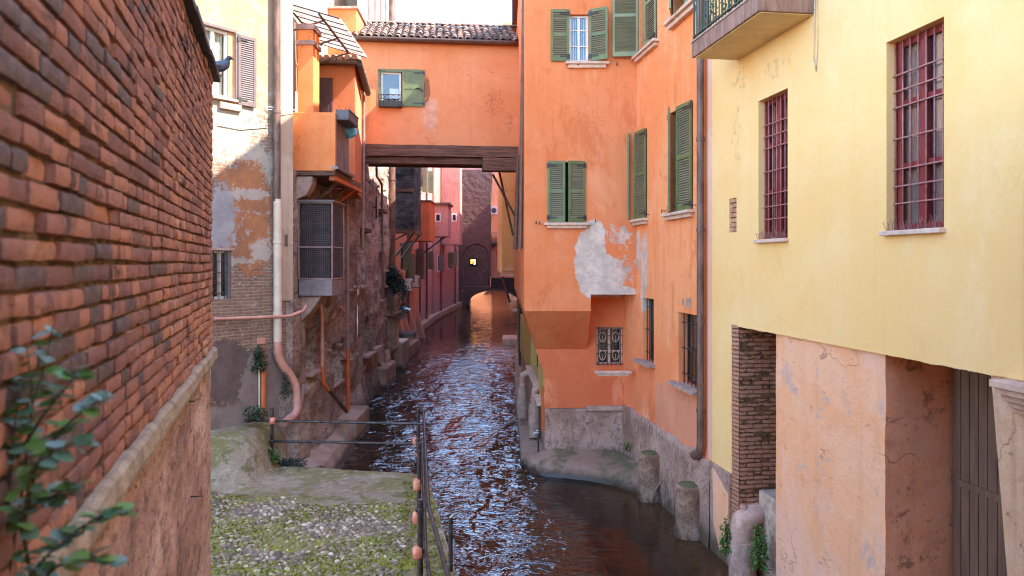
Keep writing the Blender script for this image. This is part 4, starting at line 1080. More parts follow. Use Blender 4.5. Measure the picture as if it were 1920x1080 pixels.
# wall hooks
for px, py in ((1156, 122), (1005, 418), (1012, 419), (1116, 415), (1083, 122)):
    x, z = FA.hit(px, py); obj('shutter_hook', MB().tube([(x, .02, z), (x, -.09, z)], .009, 6).tube([(x, -.09, z - .03), (x, -.09, z + .04)], .012, 6), M['iron'], fl)
# downpipes on the flank
def flankpipe(p, q, r, mat): 
    a = W(*p); b = W(*q); pipe(fl, [(a.x, a.y - 16.3, a.z), (b.x, b.y - 16.3, b.z)], r, mat)
flankpipe((983.5, -60, 16.75), (976, 466, 17.0), .052, 'rust_pipe'); flankpipe((972, 290, 20.5), (966.5, 468, 20.8), .06, 'rust_pipe'); flankpipe((979, 280, 18.2), (975.5, 470, 18.4), .03, 'pinkish_pipe')
eb_ = MB().prism([(.0, ROOFA + .003), (XR, ROOFA + .003), (XR, ROOFA + .1), (.0, ROOFA + .1)], .0, 14); obj('eaves', eb_, M['wood'], fl)
# ------------------------------------------------------------------ stone bank and stumps on the right
def bankmat():
    N = NT('wet_mossy_bank_stone'); n1 = N.noise(1.1, 6, .65); n2 = N.noise(7, 7, .72); x, y, z = N.sep()
    col = N.mix(N.ss(n1, .38, .64), (.30, .185, .125), (.46, .30, .215))
    col = N.mix(N.ss(N.math('ADD', n1, N.math('MULTIPLY', x, .05)), .52, .66, 0, .8), col, (.085, .085, .028))
    zz = N.math('ADD', z, N.math('MULTIPLY', N.math('SUBTRACT', n2, .5), .25))
    col = N.mix(N.ss(zz, .05, .2, .9, 0), col, (.035, .03, .018))
    col = N.mix(N.ss(n2, .55, .75, 0, .5), col, (.12, .09, .07))
    return N.fin(col, N.ss(zz, .04, .14, .3, .9), N.bump(n2, .7, .03))
M['bank'] = bankmat()
outer = [(975, 872), (988, 884), (1010, 893), (1050, 897), (1100, 903), (1150, 913), (1200, 931), (1225, 946)]
ow = [W(px, py, 4.7 * FPX / (py - HY)) for px, py in outer]
inner = [(.82, 17.17), (.95, 17.17), (1.2, 17.17), (1.5, 17.17), (1.85, 17.17), (2.25, 17.17), (2.60, 16.5), (2.92, 14.6)]
bk = MB(); nr = 12
def smooth_rows(A, n):
    out = []
    for i in range(len(A) - 1):
        for k in range(n): out.append(tuple(A[i][q] + (A[i + 1][q] - A[i][q]) * k / n for q in range(2)))
    out.append(tuple(A[-1][:2])); return out
oo = smooth_rows([(p.x, p.y) for p in ow], 8); ii = smooth_rows(inner, 8)
oo = [oo[0]] + oo; ii = [ii[0]] + ii; first = True
for (ax, ay), (bx_, by_) in zip(oo, ii):
    for k in range(nr + 1):
        t = k / nr; x = ax + (bx_ - ax) * t; y = ay + (by_ - ay) * t
        z = -.25 + .36 * min(1, t / .10) ** .6 + .10 * max(0, min(1, (t - .16) / .10)) + .20 * t + .035 * fbm(x * 2.5, y * 2.5, 3) * (t > 0)
        bk.v.append((x, y, -.4 if first else z))
    first = False
n = nr + 1
for i in range(len(oo) - 1):
    for k in range(nr): a = i * n + k; bk.f.append((a, a + n, a + n + 1, a + 1))
struct('canal_bank', bk, M['bank'], smooth=True)
# narrow walkway under the flank further back
lg = MB(); pts = [(975, 872), (972, 820), (966, 770), (964, 720), (966, 660), (968, 620)]
L = [W(px, py, 4.7 * FPX / (py - HY)) for px, py in pts]; n0 = len(L)
for p in L:
    rt = .74 - .44 * (p.y - 17.2) / 10.8
    lg.v += [(p.x, p.y, -.3), (p.x + .02, p.y, .16), (p.x + .06, p.y, .20), (max(rt, p.x + .2) + .1, p.y, .24)]
for i in range(n0 - 1):
    for k in range(3): a = i * 4 + k; lg.f.append((a, a + 4, a + 5, a + 1))
k = len(lg.v); lg.v.append((lg.v[3][0], lg.v[3][1], -.3)); lg.f.append((0, 1, 2, 3, k))
struct('canal_ledge', lg, M['bank'], smooth=False)
def stump(px, pyb, r, h, label, seed):
    Yw = 4.7 * FPX / (pyb - HY); p = W(px, pyb, Yw); t = thing('stone_bollard', label, 'bollard', (p.x, p.y, 0), group='stone stumps along the orange house')
    mb = MB(); sg = 20; rows_ = [(-.5, 1.12), (0, 1.08), (.12, 1.10), (.16, 1.0), (h * .4, .98), (h * .7, 1.0), (h - .06, .99), (h - .02, .95), (h, .86)]
    for z, s_ in rows_:
        for j in range(sg):
            a = 2 * math.pi * j / sg; rr = r * s_ * (1 + .06 * fbm(math.cos(a) * 1.5 + seed, math.sin(a) * 1.5, z * 1.5)); mb.v.append((rr * math.cos(a), rr * math.sin(a), z))
    for i in range(len(rows_) - 1):
        for j in range(sg): j2 = (j + 1) % sg; mb.f.append((i * sg + j, i * sg + j2, (i + 1) * sg + j2, (i + 1) * sg + j))
    mb.f.append(tuple((len(rows_) - 1) * sg + j for j in range(sg)))
    obj('shaft', mb, rockmat('stump_stone', [(.22, .12, .075), (.36, .21, .135), (.46, .29, .195), (.54, .37, .26)], 2, moss=(-.1, .25, (.05, .045, .02))), t, auto=50)
    obj('moss_cap', MB().lathe([(r * .80, -.01), (r * .78, .012), (r * .45, .022), (.01, .024)], 18, (0, 0, h)), plain('mossy_top', (.12, .11, .045), .95, var=.4, scale=20, bump=.8), t, smooth=True)
stump(1219, 936, .235, .92, 'upright cylindrical stone stump at the corner of the orange house, on the mossy bank', 1)
stump(1292, 1004, .235, .88, 'moss-topped cylindrical stone stump standing in the water below the downpipe', 2)
# small plant in the corner of the bank
foliage('wall_weed', 'small weed sprouting in the corner where plinth meets mossy bank', 'plant', W(1175, 838, 16.4), .10, .08, .13, 120, M['leaf_fern'], (.03, .055), seed=6)
# terracotta drain jar under the brick niche
jp = W(1392, 1085, 11.15)
jr = thing('drain_pipe', 'salmon terracotta drain elbow on a stone post below the brick niche', 'drain', (jp.x, jp.y, 0))
mb = MB(); P = [(.55, .30, .93), (.30, .10, .93), (.12, .02, .91), (.02, 0, .84), (0, 0, .72), (0, 0, .56)]
obj('elbow', MB().tube(P, [.15, .155, .17, .185, .185, .17], 16), M['terracotta'], jr, auto=45)
obj('knob', MB().lathe([(.055, -.02), (.062, .02), (.05, .05), (.06, .075), (.045, .10), (.01, .11)], 14, (.02, 0, .98)), M['terracotta'], jr, smooth=True)
for s_ in (.40, .5): obj('collar', MB().tube([(.24 + s_ - .2, .05 + s_ * .4 - .08, .93), (.28 + s_ - .2, .08 + s_ * .4 - .08, .93)], .17, 16), M['terracotta'], jr, auto=45)
obj('stone_post', MB().lathe([(.20, -.5), (.20, .45), (.185, .56), (.14, .58)], 18), plain('pinkish_post', (.52, .33, .25), .9, var=.3, bump=.6, bd=.02), jr, auto=40)
foliage('fern', 'bright green fern hanging to the left of the terracotta drain elbow', 'fern', W(1362, 1000, 11.2), .10, .10, .26, 330, M['leaf_fern'], (.035, .07), seed=8, droop=.25)
foliage('fern', 'bright green fern hanging to the right of the terracotta drain elbow', 'fern', W(1424, 1020, 10.75), .13, .12, .32, 480, M['leaf_fern'], (.035, .07), seed=9, droop=.25)
# clay pipes below the flank of the orange front block
def clay(px, py, Y, s, label, turn):
    p = W(px, py, Y); t = thing('clay_outlet', label, 'drain', (p.x, p.y, p.z), turn)
    obj('elbow', MB().tube([(.30 * s, 0, .30 * s), (.12 * s, 0, .36 * s), (0, 0, .30 * s), (-.03 * s, 0, .12 * s), (-.03 * s, 0, -.05 * s)], [.09 * s, .10 * s, .11 * s, .10 * s, .09 * s], 12), M['terracotta'], t, auto=45)
    obj('collar', MB().tube([(-.03 * s, 0, -.02 * s), (-.03 * s, 0, .04 * s)], .12 * s, 12), M['terracotta'], t, auto=45)
    obj('base', MB().lathe([(.16 * s, -.95 * s), (.16 * s, -.2 * s), (.13 * s, -.08 * s), (.11 * s, -.05 * s)], 14, (-.03 * s, 0, 0)), M['stone'], t, auto=40)
clay(981, 722, 21.2, .95, 'far clay drain elbow on a grey base beside the water, under the dark window', 0)
clay(1004, 752, 19.0, .95, 'near clay drain elbow at the corner of the orange front block', .3)
op = W(1019, 745, 17.6); tag(obj('orange_drain', MB().tube([(0, 0, -.75), (0, 0, .25)], .06, 12), M['orange_pipe'], loc=op), 'short upright orange pipe at the corner of the orange front block', 'pipe')
tp = W(1006, 812, 17.4); t = thing('water_tap', 'small silver tap on a thin post at the edge of the bank', 'tap', tuple(tp))
obj('post', MB().tube([(.04, 0, -.75), (.04, 0, 0)], .018, 8), M['iron'], t); obj('spout', MB().tube([(.05, 0, .0), (-.04, 0, .01), (-.09, 0, -.03)], [.02, .018, .012], 8), M['white_unit'], t, smooth=True); obj('handle', MB().tube([(-.02, 0, .05), (.05, 0, .06)], .012, 6), M['white_unit'], t)

# ------------------------------------------------------------------ scaffold-tube railing on the landing
rl = thing('tube_railing', 'dark metal tube railing with orange caps round the cobbled landing', 'railing', (-1.78, 14.2, .7))
o0 = rl.location.copy()
def rp(px, py, Y): return W(px, py, Y) - o0
def rail(a, b, r, name='rail'): obj(name, MB().tube([a, b], r, 10), M['railing'], rl, auto=40)
def cap(p, r=.062, h=.15): obj('cap', MB().lathe([(r * .6, -h / 2), (r * .95, -h * .38), (r * 1.05, 0), (r * .95, h * .38), (r * .6, h / 2)], 12, tuple(p)), M['orange_cap'], rl, smooth=True)
def clampo(p): obj('clamp', MB().lathe([(.038, -.03), (.042, -.02), (.042, .02), (.038, .03)], 8, tuple(p)).box(p[0] - .055, p[0] + .05, p[1] - .02, p[1] + .02, p[2] - .014, p[2] + .014), M['railing'], rl)
PY = (14.2, 11.5, 8.75)
for Yp, px in zip(PY, (784, 785.5, 788)):
    zt = 1.93; X = (px - CX) / FPX * Yp
    rail((X - o0.x, Yp - o0.y, landing_h(X, Yp) - .72), (X - o0.x, Yp - o0.y, zt - .7), .034, 'post')
    clampo((X - o0.x, Yp - o0.y, zt - .83)); clampo((X - o0.x, Yp - o0.y, zt - 1.3))
    cap((X - o0.x - .03, Yp - o0.y, zt - 1.32)) if Yp < 14 else None
def P3(px, Y, z): return Vector(((px - CX) / FPX * Y, Y, z)) - o0
rail(P3(794, 14.35, 1.86), P3(803, 8.75, 1.84), .026); rail(P3(791, 14.3, 1.32), P3(798, 8.75, 1.30), .026)
rail(P3(803, 8.8, 1.84), P3(845, 6.6, 1.84), .026); rail(P3(798, 8.8, 1.30), P3(830, 6.2, 1.30), .026)
cap(P3(785, 14.15, 1.10)); cap(P3(779, 14.25, 1.30)); cap(P3(782, 11.5, 1.27)); cap(P3(783, 8.8, 1.70)); cap(P3(786, 8.8, 1.28))
rail(rp(458, 788, 14.9), rp(812, 795, 14.12), .024); rail(rp(492, 827, 14.9), rp(786, 832, 14.25), .024)
lp = W(510, 765, 14.75); rail(lp - o0, Vector((lp.x, lp.y, .68)) - o0, .034, 'post'); cap(rp(511, 789, 14.7), .058, .13); clampo(rp(510, 828, 14.72))
sp = W(845, 970, 9.7); ss_ = thing('mooring_stake', 'thin metal stake standing in the water beside the landing edge', 'stake', (sp.x, sp.y, -.1))
obj('rod', MB().tube([(0, 0, -.3), (0, 0, sp.z + .1)], .028, 8), M['railing'], ss_); obj('hook', MB().tube([(0, 0, sp.z + .09), (.04, 0, sp.z + .14), (.10, 0, sp.z + .16)], [.024, .02, .014], 6), M['clamp'], ss_)
# ------------------------------------------------------------------ helpers in world axes
def wobj(name, mb, m, root, **k):
    return obj(name, mb, m, root, loc=tuple(-c for c in root.location), **k)
def hfw(p0, p1, z0, z1, d, fn, tops=None):
    """rough wall from p0 to p1, fn(u, z) = metres pushed out towards the canal (+) or in (-)"""
    L = math.dist(p0, p1); ux, uy = (p1[0] - p0[0]) / L, (p1[1] - p0[1]) / L; nx_, ny_ = uy, -ux
    nu = max(2, int(L / d)); nz = max(2, int((z1 - z0) / d)); mb = MB()
    for i in range(nu + 1):
        for k in range(nz + 1):
            u = L * i / nu; z = z0 + (z1 - z0) * k / nz; o = fn(u, z)
            mb.v.append((p0[0] + ux * u + nx_ * o, p0[1] + uy * u + ny_ * o, z))
    for i in range(nu):
        for k in range(nz): a = i * (nz + 1) + k; mb.f.append((a, a + nz + 1, a + nz + 2, a + 1))
    return mb
def niche(u, z, a, b, c, d, arch=False):
    if not (a < u < b and c < z < d): return False
    if arch:
        r = (b - a) / 2; m = (a + b) / 2
        if z > d - r and (u - m) ** 2 + (z - d + r) ** 2 > r * r: return False
    return True

# ------------------------------------------------------------------ plastered house behind the brick wall (left)
FL = Frame(-4.69, 15.83, .596, .803)
ph = FL.root('plastered_house', 'sunlit cream house on the left with peeling plaster over brick', 'house')
def fb(px, py, rx, rz):
    u, z = FL.hit(px, py); k = 1 / FPX * 15 ; return (u, z, rx * k * 1.15, rz * k)
lmat = brickmat('peeling_house_wall', (.33, .19, .125), (.25, .125, .085), (.42, .29, .20), .24, .066, .013,
    plaster=[((.40, .27, .18), (.37, .23, .12), [fb(400, 30, 260, 165)], .22, 2.6),
             ((.46, .38, .29), (.38, .30, .23), [fb(425, 235, 70, 72), fb(480, 310, 40, 40)], 1.1, 6),
             ((.46, .18, .075), (.30, .13, .07), [fb(460, 375, 46, 72), fb(475, 450, 36, 60), fb(450, 430, 30, 60)], .5, 3.2),
             ((.30, .26, .25), (.40, .35, .32), [fb(415, 410, 26, 60)], .7, 4),
             ((.50, .39, .31), (.40, .30, .24), [fb(490, 470, 18, 20), fb(470, 365, 34, 10), fb(440, 490, 30, 8)], 1.3, 5),
             ((.13, .085, .070), (.20, .135, .11), [fb(430, 700, 46, 62)], .5, 3),
             ((.30, .22, .18), (.22, .15, .12), [fb(495, 730, 40, 70), fb(430, 790, 60, 30)], .5, 3)])
wl1 = FL.rect(372, 440, 45, 182, at='r'); wl2 = FL.rect(398, 434, 470, 560, at='r')
wl1 = (wl1[0], wl1[1], FL.hit(440, 188)[1], FL.hit(440, 62)[1]); 
mb = MB().holes(-7, 0, -.5, 11.6, [wl1 + (.22,), wl2 + (.16,)], rev=.2, back=False); mb.shell(-7, 0, -.5, 11.6, 5)
obj('wall', mb, lmat, ph)
x0, x1, z0, z1 = wl1
casement(ph, x0 + .003, x1 - .12, z0 + .004, z1 - .004, .06, 'white_paint', 1, (), .06, 'curtain', .15)
obj('jamb', MB().box(x1 - .118, x1 - .002, .03, .2, z0 + .002, z1 - .002), plain('orange_jamb', (.70, .36, .16), .8), ph)
obj('casing', MB().box(x0 - .02, x1 + .03, -.03, .02, z1 + .002, z1 + .05).box(x1 + .001, x1 + .035, -.04, .03, z0 - .03, z1), M['shutter_brown'], ph)
shutter(ph, x1 + .05, -.02, z0 - .08, z1 - .01, .40, R(2), 1, 'shutter_brown', True, 1)
sill(ph, x0 - .1, x1 + .02, z0 - .002, .10, .09, 'pale_stone', .06, False)
bb = MB().box(x1 - .35, x1 + .12, -.07, .01, z0 - .22, z0 - .09); obj('sill_brick', bb, M['terracotta'], ph, bevel=.01)
x0, x1, z0, z1 = wl2
casement(ph, x0 + .003, x1 - .003, z0 + .003, z1 - .003, .09, 'white_paint', 1, (), .045, 'lace', .065)
obj('frame_board', MB().box(x1 - .06, x1 - .004, .02, .085, z0, z1), M['shutter_brown'], ph)
bars(ph, x0, x1 - .07, z0, z1, .045, 3, [z0 + (z1 - z0) * q for q in (.12, .33, .55, .78)], .009)
obj('lintel_render', MB().box(x0 - .05, x1 + .06, -.015, .004, z1 + .004, z1 + .05), M['stone'], ph)
def fpts(l, off): return [(FL.hit(px, py)[0], off if isinstance(off, (int, float)) else off[i], FL.hit(px, py)[1]) for i, (px, py) in enumerate(l)]
pipe(ph, fpts([(513, -40), (513, 378)], -.11), .075, 'rust_pipe', step=2.4)
pipe(ph, fpts([(514, 374), (514, 640)], -.12), .085, 'beige_pipe', step=1.3)
pipe(ph, fpts([(514, 640), (515, 672), (546, 718), (546, 772), (512, 789)], [-.12, -.12, -.16, -.22, -.36]), .085, 'salmon_pipe', step=.9)
pipe(ph, fpts([(398, 598), (530, 592), (556, 582), (568, 573)], [-.06, -.22, -.24, -.1]), .034, 'salmon_pipe', step=2.2)
pipe(ph, fpts([(490, 652), (490, 778)], -.07), .05, 'orange_pipe', step=1.0); pipe(ph, fpts([(484, 680), (484, 770)], -.04), .02, 'beige_pipe', collars=False)
pipe(ph, fpts([(562, 720), (556, 755), (548, 772)], [-.12, -.16, -.2]), .04, 'pinkish_pipe', collars=False)
u, z = FL.hit(489, 640); obj('junction_box', MB().box(u - .09, u + .10, -.03, .01, z - .06, z + .07), M['salmon_pipe'], ph, bevel=.01)
# corner strip of pale render beside the balcony
mb = MB().box(-.30, .03, -.05, .3, 3.9, 11.55); obj('corner_pilaster', mb, stucco('pilaster_render', (.50, .34, .23), (.58, .43, .30), (.36, .25, .18), streak=.5), ph, bevel=.02)
obj('service_box', MB().box(-.19, -.12, -.065, -.048, FL.hit(541, 462)[1], FL.hit(541, 440)[1]), M['shutter_brown'], ph)
mb = MB().tube(fpts([(495, 200), (520, 205), (548, 208)], [-.02, -.18, -.12]), .008, 5).tube(fpts([(496, 205), (520, 209), (548, 209)], [-.02, -.16, -.1]), .006, 5); obj('cable', mb, M['white_unit'], ph)
mb = MB().tube(fpts([(407, 236), (450, 244), (500, 240)], -.012), .006, 5); obj('cable', mb, M['black'], ph)
foliage('wall_fern', 'dark green climbing weed over the top of the orange pipe', 'plant', W(487, 672, 15.1), .17, .10, .28, 420, M['leaf_ivy'], (.035, .07), seed=21, droop=.1)
foliage('wall_fern', 'green tuft on the mound behind the left railing post', 'plant', W(478, 776, 14.75), .24, .12, .17, 420, M['leaf_ivy'], (.035, .07), seed=22)
foliage('wall_fern', 'dark tuft tucked behind the bend of the salmon pipe', 'plant', W(536, 722, 15.5), .10, .08, .30, 260, M['leaf_ivy'], (.03, .06), seed=23, droop=.1)
foliage('ground_weed', 'bright green weeds at the foot of the left railing post', 'plant', W(505, 856, 14.55), .22, .12, .18, 420, M['leaf_fern'], (.035, .07), seed=24)
foliage('ground_weed', 'dark green ground weeds trailing along the landing rim toward the canal', 'plant', W(543, 868, 14.75), .36, .13, .11, 520, M['leaf_teal'], (.03, .06), seed=25)
foliage('ground_weed', 'small dark weeds at the foot of the canal wall, next to the water', 'plant', W(600, 880, 15.2), .16, .10, .07, 160, M['leaf_teal'], (.03, .05), seed=26)

# ------------------------------------------------------------------ canal house on the left: stone foot, balcony, meshed bay
ch = thing('canal_house', 'old stone-footed house on the left bank with orange balcony and meshed bay', 'house', (-4.69, 15.83, 0))
A0, A1, A2 = (-4.69, 15.83), (-4.83, 23.3), (-5.37, 33.4)
def yof(px, X): return X * FPX / (px - CX)
def l1u(px): return yof(px, -4.76) - 15.83
nl1 = [(l1u(571), l1u(589), CZ - (698 - HY) / FPX * 17.3, CZ - (620 - HY) / FPX * 17.3, False, .20), (l1u(619), l1u(634), CZ - (716 - HY) / FPX * 20, CZ - (645 - HY) / FPX * 20, True, .3), (l1u(640), l1u(649), CZ - (665 - HY) / FPX * 21.3, CZ - (632 - HY) / FPX * 21.3, True, .3)]
def fn1(u, z):
    o = .03 * fbm(u * .5, z * .9, 1, 5) + .016 * fbm(u * 1.6, z * 3.2, 4, 4)
    o += .30 * max(0, 1.0 - z) ** 1.3                       # battered foot
    if z < 1.9: o += .10
    if z > 3.9 and u < 2.2: o -= .05
    o += .10 * (abs(u - 4.1) < .28) * (z > 3.2) - .05 * (abs(u - 1.0) < .1)
    for a, b, c, d, ar, dp in nl1:
        if niche(u, z, a, b, c, d, ar): o -= dp
    return o
STC = [(.17, .115, .088), (.31, .215, .165), (.44, .32, .25), (.60, .47, .37)]
M['oldstone'] = rockmat('old_wall_render', STC, 1.3, moss=(.1, .8, (.055, .05, .028)), stretch=(1, .32, .8))
wobj('stone_wall', hfw(A0, A1, -.5, 6.75, .062, fn1), M['oldstone'], ch, auto=60)
wobj('corner_stone', MB().slab([(-4.98, 15.55), (-4.50, 15.72), (-4.42, 16.4), (-4.95, 16.4)], -.5, 1.95), M['oldstone'], ch, bevel=.05); wobj('corner_stone', MB().slab([(-4.85, 15.7), (-4.64, 15.78), (-4.62, 16.3), (-4.85, 16.3)], 1.95, 3.9), M['oldstone'], ch, bevel=.03)
# upper storey set back, cream and sunlit
up = MB().slab([(-4.95, 16.2), (-5.05, 19.5), (-9, 19.5), (-9, 16.2)], 6.6, 11.6); up.slab([(-5.55, 19.51), (-5.6, 25.2), (-9, 25.2), (-9, 19.51)], 6.6, 14.6)
wobj('upper_wall', up, stucco('cream_upper_wall', (.52, .40, .27), (.56, .46, .34), (.40, .26, .16), streak=.5), ch)
# balcony
by0, by1 = 16.5, 18.0; bxo = -3.91; zb, zt = 6.74, 8.03
om = stucco('bright_orange_render', (.80, .235, .07), (.82, .28, .10), (.66, .17, .05), streak=.25, bump=.2)
pb_ = MB().box(-4.86, bxo, by0, by0 + .12, zb, zt)
balc = wobj('balcony', pb_, om, ch, bevel=.008)
obj('side_panel', MB().quad((bxo - .02, by0 + .121, zb + .12), (bxo - .02, by1, zb + .12), (bxo - .02, by1, zt - .02), (bxo - .02, by0 + .121, zt - .02)).box(bxo - .06, bxo - .021, by0 + .121, by1, zb + .1, zt), plain('rust_streaked_panel', (.17, .105, .095), .6, var=.4, scale=3, stretch=(3, 3, .4), c2=(.24, .20, .20)), balc)
obj('ledge', MB().box(bxo - .06, bxo + .07, by0 - .02, by1 + .25, zb + .03, zb + .10), M['tin'], balc, bevel=.006)
obj('floor', MB().box(-4.84, bxo - .01, by0 + .02, 19.4, zb - .10, zb + .02), M['wood'], balc)
obj('edge_beam', MB().box(bxo - .16, bxo - .02, by0 + .12, 19.6, zb - .20, zb - .102), plain('orange_beam', (.50, .13, .04), .7), balc)
# column under the awning
wobj('column', MB().box(-4.74, -4.40, 16.52, 17.05, zt - .02, 10.0), om, ch, bevel=.008)
wobj('column_cap', MB().box(-4.78, -4.36, 16.48, 17.1, 9.52, 9.62).box(-4.78, -4.36, 16.48, 17.1, 9.86, 9.98), M['pinkish_pipe'], ch, bevel=.008)
# wing with the plum door, leading to the bridge
wz0, wz1 = 6.62, 9.86
FWG = Frame(-5.55, 19.5, 1, .0)
dd = FWG.rect(584, 622, 122, 235); 
wg = MB(); C1 = (-4.10, 19.5); C2 = (-4.50, 22.38)
wg.slab([(-5.6, 19.5), C1, C2, (-5.6, 22.38)], wz0, wz1)
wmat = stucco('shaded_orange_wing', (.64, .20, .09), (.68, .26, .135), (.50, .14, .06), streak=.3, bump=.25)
wobj('wing', wg, wmat, ch, bevel=.008)
dm = MB().box(-5.45, -4.68, 19.42, 19.498, 6.9, 9.52)
dor = wobj('door', dm, M['plum'], ch, bevel=.01)
for a, b in ((-5.36, -5.11), (-5.03, -4.77)):
    for c, d in ((8.35, 9.42), (7.2, 8.25)): obj('door_panel', MB().box(a, b, 19.405, 19.425, c, d), M['plum'], dor, bevel=.012)
sw = MB().box(-4.66, -4.52, 19.45, 19.497, 8.10, 8.50); swo = wobj('small_window', sw, M['white_paint'], ch); obj('pane', MB().box(-4.635, -4.545, 19.44, 19.452, 8.14, 8.46), M['interior'], swo); obj('bar', MB().box(-4.64, -4.54, 19.43, 19.441, 8.28, 8.30).box(-4.64, -4.54, 19.43, 19.441, 8.37, 8.39), M['iron'], swo)
ev = MB().slab([(-5.6, 19.25), (-3.95, 19.2), (-4.34, 22.36), (-5.6, 22.36)], wz1 + .003, wz1 + .09)
wobj('wing_roof', ev, M['wood'], ch)
gp = [(-5.5, 19.2, wz1 + .06), (-3.98, 19.16, wz1 - .02)]; wobj('gutter', MB().tube(gp, .05, 8), M['gutter'], ch, auto=40)
wobj('gutter', MB().tube([(-3.93, 19.14, wz1 - .02), (-4.28, 22.2, wz1 - .12)], .085, 8), M['black'], ch, auto=40)
for q in range(9):
    x = -5.5 + q * .18; o = wobj('eave_tile', MB().tube([(x, 19.2, wz1 + .12), (x - .02, 19.8, wz1 + .26)], .085, 8), M['terracotta'], ch, auto=40)
# terrace parapet above the wing, beside the bridge roof
tp_ = MB().slab([(-5.72, 22.6), (-4.70, 22.6), (-4.78, 25.2), (-5.72, 25.2)], 10.0, 12.38); pr = wobj('terrace_parapet', tp_, om, ch, bevel=.01)
obj('parapet_cap', MB().slab([(-5.78, 22.54), (-4.64, 22.54), (-4.72, 25.2), (-5.78, 25.2)], 12.383, 12.46), M['terracotta'], pr, bevel=.008)
# glass awning over the balcony
aw = thing('awning', 'slatted translucent glass awning sloping out over the orange balcony', 'awning', (-4.9, 16.3, 10.2))
fr = MB(); aN = 7
def aw_pt(s, t): # s across (0 wall .. 1 outer), t along the canal
    return Vector((-4.92 + s * 1.16, 16.25 + t * 3.0, 10.36 - s * .34 - t * .02))
for k in range(aN + 1):
    t = k / aN; fr.tube([aw_pt(0, t), aw_pt(1.0, t)], .016, 6)
for s_ in (.0, .62): fr.tube([aw_pt(s_, 0) - Vector((0, 0, .03)), aw_pt(s_, 1) - Vector((0, 0, .03))], .026, 6)
wobj('frame', fr, M['iron'], aw)
for k in range(aN):
    for s0, s1 in ((.02, .60), (.64, 1.03)):
        a, b, c, d = aw_pt(s0, k / aN + .012), aw_pt(s1, k / aN + .012), aw_pt(s1, (k + 1) / aN - .012), aw_pt(s0, (k + 1) / aN - .012); up_ = Vector((0, 0, .012))
        wobj('glass_panel', MB().add([a, b, c, d, a + up_, b + up_, c + up_, d + up_], [(3, 2, 1, 0), (4, 5, 6, 7), (0, 1, 5, 4), (1, 2, 6, 5), (2, 3, 7, 6), (3, 0, 4, 7)]), M['awning'], aw)
for t in (.12, .55, .95):
    a = aw_pt(0, t) - Vector((0, 0, .5)); wobj('strut', MB().tube([a, aw_pt(.62, t) - Vector((0, 0, .06))], .022, 6), M['shutter_brown'], aw)
# flower box and blue bag on the balcony rail
fbx = thing('flower_box', 'grey plastic flower box hung over the side of the orange balcony', 'planter', (bxo + .05, 17.1, zt - .12))
bxm = MB(); bxm.box(-.05, .20, -.45, .55, -.02, 0); bxm.box(-.06, -.04, -.47, .57, 0, .2); bxm.box(.20, .22, -.47, .57, 0, .2); bxm.box(-.04, .20, -.47, -.45, 0, .2); bxm.box(-.04, .20, .55, .57, 0, .2)
obj('trough', bxm, plain('grey_planter', (.11, .10, .11), .6), fbx); obj('soil', MB().box(-.04, .20, -.45, .55, .0, .16), plain('soil', (.05, .035, .025), .95), fbx)
obj('rim', MB().box(-.075, -.04, -.49, .59, .2, .22).box(.20, .235, -.49, .59, .2, .22), M['tin'], fbx)
tw = MB(); rn = random.Random(2)
for q in range(14): y = rn.uniform(-.4, .5); tw.tube([(.05, y, .15), (.05 + rn.uniform(-.1, .15), y + rn.uniform(-.1, .1), .3 + rn.uniform(0, .15))], [.006, .002], 5)
obj('dry_twigs', tw, M['stem'], fbx, kind='stuff')
bp = W(650, 249, 17.75); bg_ = MB(); n1, n2 = 14, 12
for i in range(n1 + 1):
    for j in range(n2):
        a = 2 * math.pi * j / n2; t = i / n1; r = math.sin(math.pi * min(1, .06 + t * .94)) ** .55 * (.15 + .06 * fbm(t * 4, math.cos(a) * 2, math.sin(a) * 2)) + .035 * fbm(math.cos(a) * 5, math.sin(a) * 5, t * 6)
        bg_.v.append((-.16 + t * .44 + .02 * math.cos(a), r * .6 * math.cos(a), r * math.sin(a) * .85 + .02 * t))
for i in range(n1):
    for j in range(n2): j2 = (j + 1) % n2; bg_.f.append((i * n2 + j, i * n2 + j2, (i + 1) * n2 + j2, (i + 1) * n2 + j))
bag = thing('plastic_bag', 'crumpled bright blue plastic bag sticking out from the orange balcony', 'bag', tuple(bp))
obj('sack', bg_, M['blue_bag'], bag); obj('tie', MB().tube([(-.20, 0, .02), (-.13, 0, .0)], [.10, .07], 10), M['black'], bag)
# brackets under the balcony
cb = MB().prism([(-4.84, 6.62), (-4.42, 6.62), (-4.44, 6.45), (-4.58, 6.2), (-4.84, 6.08)], 16.55, 16.95); wobj('corbel', cb, M['stone'], ch, bevel=.02)
st_ = MB(); 
for yy in (17.4, 18.4, 19.3): st_.tube([(-4.75, yy, 5.95), (-4.05, yy + .05, 6.62)], .055, 6)
wobj('strut', st_, M['wood'], ch); wobj('strut', MB().tube([(-4.7, 18.9, 6.0), (-3.98, 19.0, 6.58)], .045, 6), M['orange_pipe'], ch)
wobj('wire', MB().tube([(-4.6, 17.4, 5.9), (-4.3, 19.8, 6.3), (-4.7, 23.2, 6.9)], .012, 5), M['iron'], ch)
